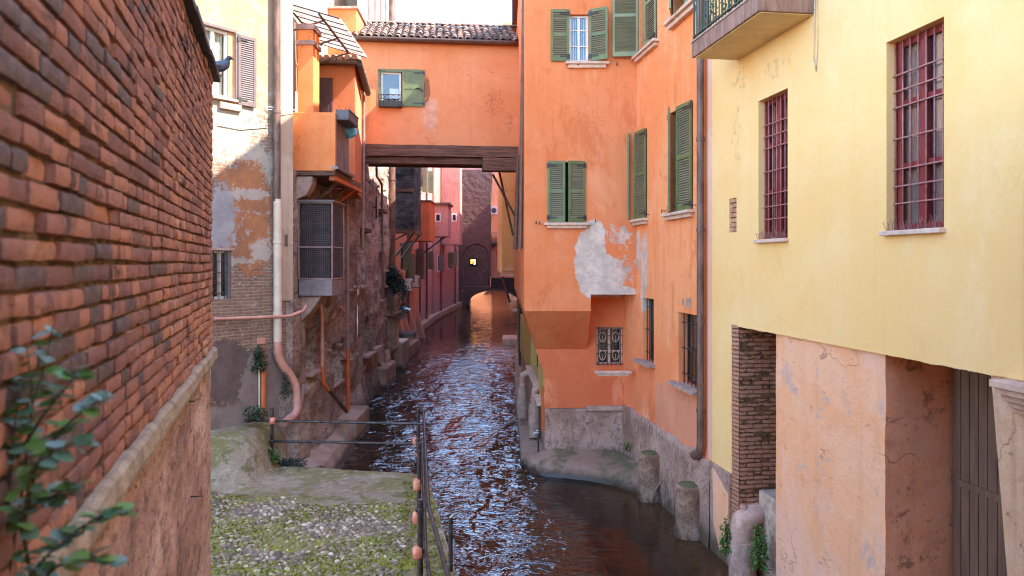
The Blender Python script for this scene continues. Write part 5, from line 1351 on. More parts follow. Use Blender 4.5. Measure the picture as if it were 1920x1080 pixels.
# meshed bay
cx0, cx1, cy0, cy1 = -4.74, -4.0, 16.6, 17.7; cz0, cz1 = 3.97, 6.04; zp = 4.33
bay = wobj('bay', MB().box(cx0, cx1, cy0, cy1, cz0, zp), plain('grey_bay_panel', (.24, .18, .16), .8, var=.25, scale=3), ch, bevel=.006)
fr = MB(); r_ = .018
for x, y in ((cx0, cy0), (cx1, cy0), (cx1, cy1)): fr.tube([(x, y, zp), (x, y, cz1)], r_, 6)
for z in (zp + .01, 5.05, cz1): fr.tube([(cx0, cy0, z), (cx1, cy0, z), (cx1, cy1, z)], r_, 6)
obj('bay_frame', fr, M['pinkish_pipe'], bay)
ms_ = MB(); s_ = .048
k = cx0
while k < cx1: ms_.tube([(k, cy0, zp), (k, cy0, cz1)], .0045, 3, False); k += s_
k = cy0
while k < cy1: ms_.tube([(cx1, k, zp), (cx1, k, cz1)], .0045, 3, False); k += s_
k = zp
while k < cz1: ms_.tube([(cx0, cy0, k), (cx1, cy0, k)], .0045, 3, False); ms_.tube([(cx1, cy0, k), (cx1, cy1, k)], .0045, 3, False); k += s_
obj('wire_mesh', ms_, M['shutter_brown'], bay, kind='stuff')
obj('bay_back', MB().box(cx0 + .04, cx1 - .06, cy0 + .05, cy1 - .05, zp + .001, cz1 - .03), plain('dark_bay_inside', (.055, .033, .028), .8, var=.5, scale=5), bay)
obj('bay_roof', MB().box(cx0 - .05, cx1 + .05, cy0 - .05, cy1 + .05, cz1 + .02, cz1 + .06), M['shutter_brown'], bay)
cb = MB().prism([(-4.8, 3.96), (-4.25, 3.96), (-4.5, 3.6), (-4.8, 3.3)], 16.7, 17.2); wobj('corbel', cb, M['stone'], ch, bevel=.03)
cb = MB().prism([(-4.8, 3.94), (-4.32, 3.94), (-4.38, 3.55), (-4.55, 3.2), (-4.8, 3.0)], 18.0, 18.6); wobj('corbel', cb, M['oldstone'], ch, bevel=.03)
# pipes down to the outlet box
def wp(l): return [W(*q) for q in l]
def wpipe(l, r, mat, root=ch, **k):
    P = wp(l); rl_ = root.location
    return pipe(root, [p - rl_ for p in P], r, mat, **k)
wpipe([(599, 562, 17.9), (604, 590, 17.9), (604, 690, 17.9)], .045, 'salmon_pipe'); wpipe([(604, 688, 17.9), (606, 718, 17.9), (616, 732, 18.1)], .05, 'orange_pipe', collars=False); wpipe([(614, 728, 18.1), (650, 772, 19.4)], .05, 'gutter', collars=False)
wpipe([(682, 140, 22.25), (682, 330, 22.25), (680, 470, 22.4)], .045, 'pinkish_pipe'); wpipe([(651, 330, 20.6), (652, 560, 20.6), (652, 660, 20.6)], .05, 'pinkish_pipe'); wpipe([(652, 655, 20.6), (653, 768, 20.6)], .055, 'orange_pipe'); wpipe([(640, 662, 21.0), (652, 676, 20.6)], .04, 'salmon_pipe', collars=False)
wpipe([(845 - 160, 136, 22.2), (676, 140, 22.1), (672, 170, 22.0)], .04, 'pinkish_pipe', collars=False)
ob = wobj('outlet_box', MB().box(-4.72, -4.08, 19.6, 21.4, -.3, .62), M['bank'], ch, bevel=.05)
ap = MB(); 
ap.add([(-4.75, 15.6, -.4), (-3.6, 15.6, -.4), (-4.75, 20, -.4), (-3.9, 20, -.4), (-4.75, 15.6, .60), (-4.05, 15.6, .34), (-4.75, 20, .55), (-4.25, 20, .28)], [(4, 5, 7, 6), (5, 1, 3, 7), (0, 1, 5, 4)])
wobj('concrete_apron', ap, M['bank'], ch)

# ------------------------------------------------------------------ stone house beyond the bridge, left bank
sh = thing('stone_house', 'dark weathered stone house beyond the bridge, left bank, with narrow windows', 'house', (-4.83, 23.3, 0))
L2 = math.dist(A1, A2)
def l2u(px):
    a = (px - CX) / FPX; t = (A1[0] * 1.0 - (A2[0] - A1[0]) / (A2[1] - A1[1]) * A1[1]) / (a - (A2[0] - A1[0]) / (A2[1] - A1[1])); return (t - A1[1]) / (A2[1] - A1[1]) * L2, t
def l2n(pa, pb, pt, pbm, ar, dp):
    ua, ta = l2u(pa); ub, tb_ = l2u(pb); tm = (ta + tb_) / 2; return (ua, ub, CZ - (pbm - HY) / FPX * tm, CZ - (pt - HY) / FPX * tm, ar, dp)
nl2 = [l2n(675, 683, 436, 535, False, .4), l2n(684, 693, 598, 662, True, .35), l2n(699, 706, 585, 650, True, .3), l2n(713, 717, 400, 470, False, .3)]
def fn2(u, z):
    o = .05 * fbm(u * .4, z * .8, 7, 5) + .025 * fbm(u * 1.2, z * 3.0, 2, 4) + .05 * math.copysign(1, math.sin(u * 1.9 + .6 * math.sin(z * .8))) * .5 + .22 * max(0, .8 - z)
    if 3 < z < 9.5: o += .015 * math.sin(u * 6)
    for a, b, c, d, ar, dp in nl2:
        if niche(u, z, a, b, c, d, ar): o -= dp
    return o
ST2 = [(.16, .11, .09), (.31, .225, .185), (.46, .355, .30), (.66, .54, .46)]
wobj('stone_wall', hfw(A1, A2, -.5, 10.2, .085, fn2), rockmat('weathered_stone_wall', ST2, 1.3, moss=(.1, 1.0, (.045, .042, .026)), stretch=(1, .24, .8)), sh, auto=70)
wobj('upper_wall', MB().slab([A1, A2, (-10, 33.4), (-10, 25.3), (-5.2, 25.3)], 10.19, 17.5), stucco('sunlit_upper_wall', (.50, .40, .30), (.54, .45, .36), (.34, .23, .16), streak=.8, bump=.5), sh)
up2 = MB()
for k in range(5): y = 25.6 + k * 1.7; x = A1[0] + (A2[0] - A1[0]) * (y - A1[1]) / (A2[1] - A1[1]); up2.box(x - .02, x + .06, y, y + .16, 10.3, 17.3)
wobj('pilaster_strip', up2, M['pinkish_pipe'], sh)
wobj('outlet_box', MB().box(-5.3, -4.72, 28.0, 30.4, -.4, .75), M['bank'], sh, bevel=.08)
wpipe([(700, 668, 27.6), (722, 695, 29.4)], .06, 'stone', sh, collars=False); wpipe([(726, 655, 29.5), (727, 690, 29.4)], .12, 'terracotta', sh)
wpipe([(734, -40, 32.3), (734, 540, 32.3)], .17, 'rust_pipe', sh, step=3); wpipe([(706, 300, 25.9), (706, 330, 25.9), (716, 345, 27), (718, 560, 27.5)], .04, 'tin', sh); wpipe([(664, 470, 22.9), (666, 640, 23.0)], .03, 'rust_pipe', sh)
wobj('sill', MB().box(-5.0, -4.70, 24.55, 25.3, 5.78, 5.83), M['tin'], sh)
# tarred bay hung on struts, ivy, chute
tb2 = MB().box(-5.5, -4.42, 33.6, 36.2, 6.2, 12.5)
dbay = wobj('tarred_bay', tb2, rockmat('tarred_cladding', [(.018, .018, .022), (.05, .045, .05), (.085, .075, .08), (.15, .14, .16)], 2.0, stretch=(.6, .6, 1.4)), sh, bevel=.03)
obj('bay_beam', MB().box(-5.5, -4.36, 33.5, 33.7, 6.02, 6.22).box(-5.5, -4.4, 33.52, 33.6, 7.9, 8.05).box(-4.5, -4.36, 33.7, 36.2, 6.02, 6.2), M['wood'], dbay)
wobj('strut', MB().tube([(-5.35, 33.7, 4.9), (-4.45, 33.7, 6.05)], .05, 6).tube([(-5.35, 35.9, 4.9), (-4.45, 35.9, 6.05)], .05, 6).tube([(-5.6, 33.9, 5.6), (-4.75, 33.9, 6.05)], .04, 6), M['iron'], sh)
foliage('ivy', 'dark hanging ivy clump on the left bank under the tarred bay', 'ivy', W(737, 520, 31.2), .55, .5, .55, 1500, M['leaf_teal'], (.07, .14), seed=31, droop=.5)
foliage('ivy', 'ragged ivy trailing down beside the chute', 'ivy', W(755, 560, 33.5), .28, .4, .85, 700, M['leaf_teal'], (.06, .12), seed=32, droop=.2)
bxs = MB().box(-5.7, -4.98, 31.2, 33.2, 2.6, 3.9).box(-5.7, -5.02, 31.4, 33.0, 1.0, 2.45).box(-5.7, -4.9, 31.1, 33.3, 2.45, 2.6)
wobj('lean_to', bxs, M['oldstone'], sh, bevel=.03)
lp_ = W(727, 545, 31.1); wobj('meter_box', MB().box(lp_.x - .22, lp_.x + .22, lp_.y - .1, lp_.y + .2, lp_.z - .42, lp_.z + .35).box(lp_.x - .14, lp_.x - .02, lp_.y - .13, lp_.y - .1, lp_.z - .3, lp_.z + .2).box(lp_.x + .04, lp_.x + .16, lp_.y - .13, lp_.y - .1, lp_.z - .3, lp_.z + .2), M['tin'], sh)
c0 = [W(742, 575, 33), W(742, 588, 33), W(768, 582, 33.6), W(748, 604, 33.2)]
cm = MB(); a, b, c, d = c0; e = Vector((0, .7, .1))
cm.add([a, c, d, b, a + e, c + e * .5, d + e, b + e], [(0, 1, 2, 3), (0, 4, 5, 1), (1, 5, 6, 2), (4, 7, 6, 5), (3, 2, 6, 7)])
tag(wobj('sheet_hood', cm, plain('blue_grey_tin', (.33, .36, .43), .35, metal=.4, var=.15), thing('tin_hood', 'blue-grey sheet metal hood jutting from the left bank below the ivy', 'hood', tuple(a))), 'x', 'x') if 0 else wobj('hood', cm, plain('blue_grey_tin', (.33, .36, .43), .35, metal=.4, var=.15), thing('tin_hood', 'blue-grey sheet metal hood jutting from the left bank below the ivy', 'hood', tuple(a)))
wpipe([(741, 600, 33), (743, 650, 32.8)], .14, 'stone', sh, collars=False); wobj('outlet_box', MB().box(-5.6, -4.85, 33.2, 35.2, -.4, 1.15), M['bank'], sh, bevel=.05)
rfm = MB().slab([(-10, 25.2), (-4.3, 25.2), (-4.75, 33.8), (-10, 33.8)], 17.52, 17.65); wobj('roof', rfm, M['terracotta'], sh)
# ------------------------------------------------------------------ covered bridge over the canal
B0 = Vector((-4.66, 22.40)); B1 = Vector((.22, 22.90)); FBr = Frame(B0.x, B0.y, B1.x - B0.x, B1.y - B0.y); BL = (B1 - B0).length
br = FBr.root('covered_bridge', 'orange covered bridge over the canal on an old wooden beam, tiled roof', 'bridge')
bz0 = 8.27; bz1 = 11.38; BDp = 3.0
wr = FBr.rect(711, 754, 131, 199)
bmat = stucco('bridge_orange_stucco', (.74, .265, .105), (.78, .32, .145), (.66, .20, .07), streak=.3, bump=.3,
    masks=[((.80, .46, .32), [(FBr.hit(808, 205)[0], 9.2, .34, .8)], 2.0, 8, .80, .7), ((.16, .08, .05), [(FBr.hit(800, 150)[0], 9.95, .14, .5)], 1.8, 9, .72, .7),
           ((.40, .13, .07), [(FBr.hit(925, 180)[0], 9.6, .6, .8), (FBr.hit(955, 240)[0], 9.0, .3, .6)], 2.4, 14, 1.02, .6)])
mb = MB().holes(-.02, BL, bz0, bz1, [wr + (.2,)], rev=.2, back=False); mb.shell(-.02, BL, bz0, bz1, BDp); mb.quad((-.02, 0, bz0), (BL, 0, bz0), (BL, BDp, bz0), (-.02, BDp, bz0))
obj('wall', mb, bmat, br)
x0, x1, z0, z1 = wr
casement(br, x0 + .05, x1 - .03, z0 + .02, z1 - .05, .06, 'white_paint', 0, (), .06, None, .13)
obj('bright_blind', MB().box(x0 + .30, x1 - .11, .15, .16, z0 + .25, z1 - .52), M['white_unit'], br)
obj('window_frame', MB().box(x0 - .03, x0 + .045, -.02, .05, z0, z1).box(x0 - .03, x1, -.02, .05, z1 - .05, z1 + .03), M['green'], br)
shutter(br, x1 + .66, -.012, z0 + .0, z1 + .03, .65, R(1.5), -1, 'green', False, 2)
obj('shutter_stop', MB().tube([(x1 + .40, -.06, (z0 + z1) / 2), (x1 + .52, -.08, (z0 + z1) / 2), (x1 + .62, -.06, (z0 + z1) / 2 - .08)], .014, 6), M['iron'], br)
fb_ = thing('window_box', 'dark window box behind a small iron grille on the bridge window', 'planter', tuple(FBr.world((x0 + x1) / 2, -.1, z0)), FBr.rz)
obj('box', MB().box(-.34, .34, -.14, .08, -.06, .13), plain('dark_green_box', (.03, .04, .03), .6), fb_, bevel=.01)
gr = MB()
for k in range(9): xx = -.34 + k * .085; gr.tube([(xx, -.15, -.05), (xx, -.15, .30)], .008, 5)
gr.tube([(-.35, -.15, .30), (.35, -.15, .30)], .012, 6).tube([(-.35, -.15, .17), (.35, -.15, .17)], .008, 6)
for k in range(4):
    cx_ = -.25 + k * .17; gr.tube([(cx_ + .06 * math.cos(a * .7), -.155, .23 + .05 * math.sin(a * .7)) for a in range(10)], .006, 5)
obj('grille', gr, M['iron'], fb_)
# beams
bm_ = MB(); nn = 30
def beam(x0_, x1_, y0_, y1_, z0_, z1_, seed, name='beam'):
    m_ = MB(); n_ = max(6, int((x1_ - x0_) / .16))
    ring_ = [(y0_, z0_), (y0_ - .006, (z0_ + z1_) / 2), (y0_, z1_), ((y0_ + y1_) / 2, z1_), (y1_, z1_), (y1_, z0_), ((y0_ + y1_) / 2, z0_)]
    for i in range(n_ + 1):
        xx = x0_ + (x1_ - x0_) * i / n_
        for q, (yy, zz) in enumerate(ring_): m_.v.append((xx, yy + .018 * fbm(xx * 1.5, q * 3, seed), zz + .022 * fbm(xx * 1.2, q * 3 + 9, seed)))
    for i in range(n_):
        for q in range(7): q2 = (q + 1) % 7; m_.f.append((i * 7 + q, i * 7 + q2, (i + 1) * 7 + q2, (i + 1) * 7 + q)[::-1])
    m_.f.append(tuple(range(7))); m_.f.append(tuple(n_ * 7 + q for q in range(6, -1, -1)))
    return obj(name, m_, M['wood'], br, auto=35)
beam(-.05, BL + .05, -.03, .35, 7.93, bz0 + .0, 1); beam(.1, BL - 1.0, .12, .5, 7.72, 7.92, 2); beam(BL - 1.12, BL + .1, -.06, .42, 7.52, 7.915, 3)
beam(-.05, .25, -.02, .4, 7.2, 7.92, 6)
for k in range(5): beam(.1, BL - .1, .7 + k * .55, .9 + k * .55, 7.98, 8.22, 10 + k, 'joist')
obj('deck', MB().box(0, BL, .36, BDp - .01, 8.225, 8.262), M['wood'], br)
# brackets at the right end
wd_ = MB().tube([(BL - .05, .8, 6.2), (BL - .75, .8, 7.5)], .04, 6).tube([(BL - .02, 1.6, 5.6), (BL - .5, 1.6, 7.8)], .035, 6); obj('brace', wd_, M['wood'], br)
# roof: bed, tiles, gutter
ang = math.atan2(1.22, 2.6); RL = 2.95; ry0, rz0 = -.16, bz1 + .04
obj('roof_bed', MB().add([(-.1, ry0, rz0), (BL, ry0, rz0), (BL, ry0 + RL * math.cos(ang), rz0 + RL * math.sin(ang)), (-.1, ry0 + RL * math.cos(ang), rz0 + RL * math.sin(ang)), (-.1, ry0, rz0 - .08), (BL, ry0, rz0 - .08), (BL, 3.0, rz0 - .08), (-.1, 3.0, rz0 - .08)],
    [(0, 1, 2, 3), (4, 5, 1, 0), (5, 6, 2, 1), (7, 4, 0, 3), (6, 7, 3, 2), (7, 6, 5, 4)]), M['wood'], br)
def tilemat():
    N = NT('weathered_roof_tile'); oi = N.n.new('ShaderNodeObjectInfo'); g = N.n.new('ShaderNodeNewGeometry'); n = N.noise(9, 6, .7, g.outputs['Position'])
    col = N.ramp(oi.outputs['Random'], [(0, (.10, .065, .055)), (.4, (.19, .12, .095)), (.75, (.30, .18, .13)), (1, (.40, .21, .12))])
    col = N.mix(N.ss(n, .45, .65, 0, .8), col, (.22, .19, .16)); col = N.mix(N.ss(n, .62, .75, 0, .7), col, (.16, .15, .05))
    return N.fin(col, .9, N.bump(n, .6, .02))
M['tile'] = tilemat()
def tile_mesh():
    mb_ = MB(); sg = 7; Lt = .44
    for yy, r in ((0, .092), (Lt, .074)):
        for rr in (r, r - .016):
            for k in range(sg + 1):
                a = math.pi * k / sg; mb_.v.append((rr * math.cos(a), yy, rr * math.sin(a) * .85))
    n_ = sg + 1
    for k in range(sg):
        mb_.f += [(k, k + 1, 2 * n_ + k + 1, 2 * n_ + k)[::-1], (n_ + k, n_ + k + 1, 3 * n_ + k + 1, 3 * n_ + k), (k, k + 1, n_ + k + 1, n_ + k)]
    me = mb_.mesh('roof_tile'); me.materials.append(M['tile']); me.polygons.foreach_set('use_smooth', [True] * len(me.polygons)); me.set_sharp_from_angle(angle=R(40)); return me
tm = tile_mesh(); rn = random.Random(6); nc = int(BL / .212)
for c_ in range(nc + 1):
    for r_ in range(8):
        s_ = -.06 + r_ * .365
        o = obj('roof_tile', tm, None, br, loc=(-.06 + c_ * .212 + rn.uniform(-.012, .012), ry0 + s_ * math.cos(ang), rz0 + s_ * math.sin(ang) + .045 + rn.uniform(0, .014)), rot=(ang - R(2.5) + rn.uniform(-.03, .03), 0, rn.uniform(-.05, .05)))
for c_ in range(14):
    o = obj('ridge_tile', tm, None, br, loc=(-.02 + c_ * .365, ry0 + RL * math.cos(ang), rz0 + RL * math.sin(ang) + .04), rot=(R(2), 0, R(-90))); o.scale = (1.35, 1, 1.1)
gut = MB(); n_ = 8
for i in range(13):
    xx = -.08 + (BL + .06) * i / 12
    for k in range(n_ + 1): a = math.pi + math.pi * k / n_; gut.v.append((xx, ry0 - .11 + .085 * math.cos(a), rz0 - .01 + .095 * math.sin(a) - .012 * (i % 2) * .3))
for i in range(12):
    for k in range(n_): a = i * (n_ + 1) + k; gut.f.append((a, a + 1, a + n_ + 2, a + n_ + 1))
go = obj('gutter', gut, M['gutter'], br, smooth=True); sm_ = go.modifiers.new('thickness', 'SOLIDIFY'); sm_.thickness = .006

# ------------------------------------------------------------------ houses further down the left bank
def house(name, label, pts, ztop, mat, depth=6.0, z0=-.5, plinth=None):
    """pts run along the canal away from the camera"""
    t = thing(name, label, 'house', (pts[0][0], pts[0][1], 0))
    poly = list(pts) + [(pts[-1][0] - depth, pts[-1][1]), (pts[0][0] - depth, pts[0][1])]
    wobj('wall', MB().slab(poly, z0, ztop), mat, t)
    ov = [(x + .45, y) for x, y in pts] + [(pts[-1][0] - depth, pts[-1][1]), (pts[0][0] - depth, pts[0][1])]
    wobj('roof', MB().slab(ov, ztop + .003, ztop + .14), M['wood'], t)
    rf = MB()
    for i in range(len(pts) - 1):
        n_ = max(2, int(math.dist(pts[i], pts[i + 1]) / .8))
        for k in range(n_): q = (k + .5) / n_; x = pts[i][0] + (pts[i + 1][0] - pts[i][0]) * q; y = pts[i][1] + (pts[i + 1][1] - pts[i][1]) * q; rf.box(x - .1, x + .5, y - .05, y + .05, ztop - .14, ztop - .001)
    wobj('rafters', rf, M['wood'], t)
    return t
def xat(pts, y):
    for i in range(len(pts) - 1):
        if pts[i][1] <= y <= pts[i + 1][1]: return pts[i][0] + (pts[i + 1][0] - pts[i][0]) * (y - pts[i][1]) / (pts[i + 1][1] - pts[i][1])
    return pts[-1][0]
def farwin(root, pts, y, z, w_, h, fm='white_paint'):
    x = xat(pts, y); o = wobj('window', MB().box(x - .05, x + .035, y, y + w_, z, z + h), M[fm], root); obj('pane', MB().box(x + .030, x + .040, y + .08, y + w_ - .08, z + .08, z + h - .08), M['interior'], o); obj('sill', MB().box(x - .02, x + .16, y - .1, y + w_ + .1, z - .10, z - .02), M['pale_stone'], o); obj('shutter', MB().box(x + .04, x + .44, y + w_, y + w_ + .05, z, z + h), M['slat' if (int(y) % 3) else 'shutter_brown'], o)
def farpipe(root, pts, y, z0, z1, r=.07, mat='rust_pipe'):
    x = xat(pts, y) + .12; pipe(root, [Vector((x, y, z0)) - root.location, Vector((x, y, z1)) - root.location], r, mat, step=4)
PK = [stucco('salmon_house_stucco', (.70, .26, .16), (.74, .32, .21), (.54, .18, .10), streak=.4, st=(1, .3, 1), lowz=(.3, 2.2, (.46, .30, .25), .7)),
      stucco('pink_house_stucco', (.50, .22, .185), (.56, .28, .24), (.32, .13, .11), streak=.4, st=(1, .3, 1), lowz=(.3, 2.6, (.33, .27, .26), .8)),
      stucco('rose_house_stucco', (.50, .20, .16), (.56, .26, .21), (.32, .12, .09), streak=.4, st=(1, .3, 1), lowz=(.3, 3.0, (.30, .25, .25), .8))]
h1p = [(-5.72, 36.3), (-6.0, 48.0)]
h1 = house('salmon_house', 'salmon orange house with ribbed bay, left bank beyond the bridge', h1p, 15.2, PK[0])
bmx = MB(); X0, X1, Y0, Y1, Z0, Z1 = -5.95, -4.62, 42.0, 44.5, 5.95, 8.15; nr_ = 26
pr_ = []
for k in range(nr_ * 2 + 1): pr_.append((X0 + (X1 - X0) * k / (nr_ * 2), Y0 - (.03 if k % 2 else 0)))
for k in range(1, 41): pr_.append((X1 + (.03 if k % 2 else 0), Y0 + (Y1 - Y0) * k / 40))
pr_.append((X0, Y1)); bmx.slab(pr_, Z0, Z1)
by_ = wobj('ribbed_bay', bmx, plain('orange_ribbed_sheet', (.68, .21, .10), .6, var=.15, scale=2), h1); obj('bay_cap', MB().box(X0, X1 + .08, Y0 - .08, Y1, Z1 + .003, Z1 + .08), M['gutter'], by_)
for y, z, w_, h in ((38.5, 4.3, .9, 1.5), (40.5, 3.6, .7, 1.6), (45.6, 3.9, .8, 1.7), (37.8, 9.4, .9, 1.6), (41.0, 9.6, .9, 1.6), (45.0, 9.4, .9, 1.6)): farwin(h1, h1p, y, z, w_, h, 'terracotta')
for y in (41.2, 47.6): farpipe(h1, h1p, y, .6, 14.5, .06)
for y, z in ((39.6, 2.9), (43.3, 3.0)):
    x = xat(h1p, y); t = thing('air_conditioner', 'nearer outdoor air-conditioning unit low on the salmon house wall' if y < 40 else 'farther outdoor air-conditioning unit low on the salmon house wall', 'air conditioner', (x, y, z))
    obj('case', MB().box(.08, .42, 0, .9, .3, .95), M['white_unit'], t, bevel=.02); obj('fan_grille', MB().lathe([(.26, 0), (.26, .02), (.05, .03)], 16), M['tin'], t, loc=(.421, .45, .62), rot=(0, R(90), 0)); obj('bracket', MB().box(-.02, .40, .1, .14, .26, .298).box(-.02, .40, .76, .80, .26, .298), M['iron'], t)
for y in (38.0, 40.2, 43.0, 46.6):
    x = xat(h1p, y); bt = MB().add([(x, y, 2.0), (x, y + .5, 2.0), (x + .6, y + .5, -.3), (x + .6, y, -.3), (x - .1, y, -.3), (x - .1, y + .5, -.3)], [(0, 3, 2, 1), (0, 4, 3), (1, 2, 5)]); wobj('buttress', bt, PK[0], h1)
wobj('doorstep', MB().box(-6.0, -4.9, 37.0, 38.4, 1.0, 1.18), M['iron'], h1)
wobj('quay_step', MB().box(-6, -5.1, 36.3, 41, -.4, .5), M['bank'], h1)
h2p = [(-6.3, 48.02), (-6.55, 61)]
h2 = house('pink_house', 'dusty pink house with a small boxed bay and white window, left bank', h2p, 16.5, PK[1])
b2 = wobj('boxed_bay', MB().box(-6.5, -4.45, 52, 54.5, 6.55, 8.75), PK[1], h2); obj('bay_window', MB().box(-5.35, -4.95, 51.95, 51.998, 7.55, 8.15), M['white_paint'], b2); obj('pane', MB().box(-5.27, -5.03, 51.93, 51.949, 7.64, 8.06), M['interior'], b2)
obj('bay_roof', MB().box(-6.5, -4.3, 51.8, 54.6, 8.753, 8.9), M['gutter'], b2); wobj('strut', MB().tube([(-6.3, 52.2, 5.3), (-4.6, 52.2, 6.6)], .06, 6), M['iron'], h2)
for y, z, w_, h in ((49.4, 3.6, .8, 2.0), (50.8, 9.6, .9, 1.7), (56.5, 4.2, .8, 1.4), (56.0, 10, .9, 1.7)): farwin(h2, h2p, y, z, w_, h)
for y in (55.4,): farpipe(h2, h2p, y, .4, 16, .08)
h3p = [(-6.35, 61.02), (-5.75, 80)]
h3 = house('rose_house', 'rose coloured house reaching the far brick arch, left bank', h3p, 17.5, PK[2])
b3 = wobj('boxed_bay', MB().box(-6.5, -4.55, 65, 68, 6.3, 14.5), PK[2], h3); obj('bay_window', MB().box(-5.25, -4.8, 64.95, 64.998, 8.3, 9.0), M['white_paint'], b3); obj('pane', MB().box(-5.15, -4.9, 64.93, 64.949, 8.4, 8.9), M['interior'], b3)
for y, z, w_, h in ((63.0, 4.0, .8, 1.4), (70, 4.2, .8, 1.5), (74, 4.4, .8, 1.5), (72, 9.5, .9, 1.7)): farwin(h3, h3p, y, z, w_, h)
for y in (64.6, 76): farpipe(h3, h3p, y, .4, 16, .08)
wobj('quay_step', MB().slab([(-6.4, 48), (-5.95, 48), (-6.1, 61), (-5.3, 79.9), (-6, 79.9), (-6.7, 61)], -.4, .55), M['bank'], h2)

# ------------------------------------------------------------------ far end: brick tower over the arch
FT = Frame(0, 80, 1, 0)
tw_ = thing('brick_tower', 'dark brick tower with blind arched niche and glowing little window, far end of canal', 'tower', (-3.9, 80, 0))
tx0, tx1 = -5.43, -2.29; ztt = 14.7
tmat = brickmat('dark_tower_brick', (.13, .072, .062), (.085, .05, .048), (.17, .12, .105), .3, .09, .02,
                plaster=[((.22, .18, .175), (.15, .12, .115), [(1.0, 11.6, .7, .8), (-1, 9, .6, .5), (.2, 7.6, .9, .3)], .9, 1.2), ((.075, .06, .062), (.11, .085, .085), [(0, 2.2, 2.6, 2.2)], .4, 1)])
# front face with arched blind niche, done as a height field cut square on
def tower_face():
    mb_ = MB(); nu, nz = 44, 150; z0_ = -.4
    for i in range(nu + 1):
        for k in range(nz + 1):
            x = tx0 + (tx1 - tx0) * i / nu; z = z0_ + (ztt - z0_) * k / nz; d = 0.
            xm = (tx0 + tx1) / 2; r = 1.35
            if abs(x - xm) < r and 2.15 < z and (z < 5.4 or (x - xm) ** 2 + (z - 5.4) ** 2 < r * r): d = .12
            mb_.v.append((x, 80 + d + .03 * fbm(x * 2, z * 2, 0), z))
    ar = lambda x, z: ((x + 1.95) / 2.95) ** 2 + (max(z, 0) / 1.75) ** 2 < 1
    for i in range(nu):
        for k in range(nz):
            x = tx0 + (tx1 - tx0) * (i + .5) / nu; z = z0_ + (ztt - z0_) * (k + .5) / nz
            if ar(x, z): continue
            a = i * (nz + 1) + k; mb_.f.append((a, a + nz + 1, a + nz + 2, a + 1))
    mb_.box(tx0, tx1, 80.4, 86, 3.2, ztt); mb_.box(tx0 - .3, tx0, 80, 86, -.4, ztt - .01); mb_.quad((tx1, 80, 3), (tx1, 80.5, 3), (tx1, 80.5, ztt), (tx1, 80, ztt)); mb_.quad((tx0, 80, ztt), (tx1, 80, ztt), (tx1, 80.5, ztt), (tx0, 80.5, ztt))
    return mb_
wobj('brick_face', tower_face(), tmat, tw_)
bar_ = MB(); sg = 20                                         # barrel of the canal arch
for k in range(sg + 1):
    a = math.pi * k / sg; x = -1.95 - 2.95 * math.cos(a); z = 1.75 * math.sin(a)
    bar_.v += [(x, 79.95, z), (x, 86, z), (x - .25 * math.cos(a), 79.95, z + .22 * math.sin(a))]
for k in range(sg): a = k * 3; bar_.f += [(a, a + 3, a + 4, a + 1), (a, a + 2, a + 5, a + 3)]
wobj('arch_barrel', bar_, tmat, tw_)
rg_ = MB()
for k in range(13):
    a = math.pi * k / 12; xm = (tx0 + tx1) / 2; rg_.v += [(xm - 1.38 * math.cos(a), 79.97, 5.4 + 1.38 * math.sin(a)), (xm - 1.46 * math.cos(a), 79.97, 5.4 + 1.46 * math.sin(a)), (xm - 1.38 * math.cos(a), 80.2, 5.4 + 1.38 * math.sin(a)), (xm - 1.56 * math.cos(a), 80.05, 5.4 + 1.56 * math.sin(a))]
for k in range(12): a = k * 4; rg_.f += [(a, a + 4, a + 5, a + 1), (a + 2, a + 6, a + 4, a), (a + 1, a + 5, a + 7, a + 3)]
wobj('niche_arch', rg_, tmat, tw_)
gl = FT.hit(887, 491); go_ = wobj('lit_window', MB().box(gl[0] - .42, gl[0] + .42, 80.10, 80.14, gl[1] - .5, gl[1] + .4), M['interior'], tw_)
obj('glow_pane', MB().box(gl[0] - .26, gl[0] + .24, 80.075, 80.099, gl[1] + .05, gl[1] + .26).box(gl[0] - .24, gl[0] - .1, 80.075, 80.099, gl[1] - .2, gl[1] + .05).box(gl[0] + .08, gl[0] + .24, 80.075, 80.099, gl[1] - .28, gl[1] + .05), M['glow'], go_)
eh = thing('end_house', 'terracotta house wall right of the brick tower, over the dark passage', 'house', (-1, 81, 0))
wobj('wall', MB().box(-2.28, 4, 81, 88, 3.1, 17), stucco('terracotta_end_wall', (.58, .20, .12), (.62, .25, .16), (.44, .14, .08), streak=.4), eh)
mb = MB(); 
for k in range(24):
    xa, xb = -2.28 + k * .2, -2.28 + (k + 1) * .2
    za = 1.75 * math.sqrt(max(0, 1 - ((xa + 1.95) / 2.95) ** 2)); zb_ = 1.75 * math.sqrt(max(0, 1 - ((xb + 1.95) / 2.95) ** 2))
    mb.add([(xa, 80.3, za), (xb, 80.3, zb_), (xb, 80.3, 3.1), (xa, 80.3, 3.1)], [(0, 1, 2, 3)])
wobj('arch_spandrel', mb, plain('near_black_stone', (.030, .024, .024), .95), eh)  # near-black infill between the arch and the house wall
wobj('balcony', MB().box(-2.3, -.6, 80.3, 81, 6.7, 6.9).box(-2.25, -.6, 80.32, 80.36, 7.9, 7.96), M['iron'], eh)
bl_ = MB()
for k in range(12): bl_.box(-2.22 + k * .14, -2.19 + k * .14, 80.33, 80.36, 6.9, 7.9)
wobj('baluster', bl_, M['iron'], eh); wpipe([(922, 300, 80.9), (922, 340, 80.9), (920, 380, 80.9), (920, 430, 80.9)], .07, 'gutter', eh)
p = W(928, 395, 80.5); t = thing('air_conditioner', 'white outdoor air-conditioning unit high on the far terracotta wall', 'air conditioner', tuple(p))
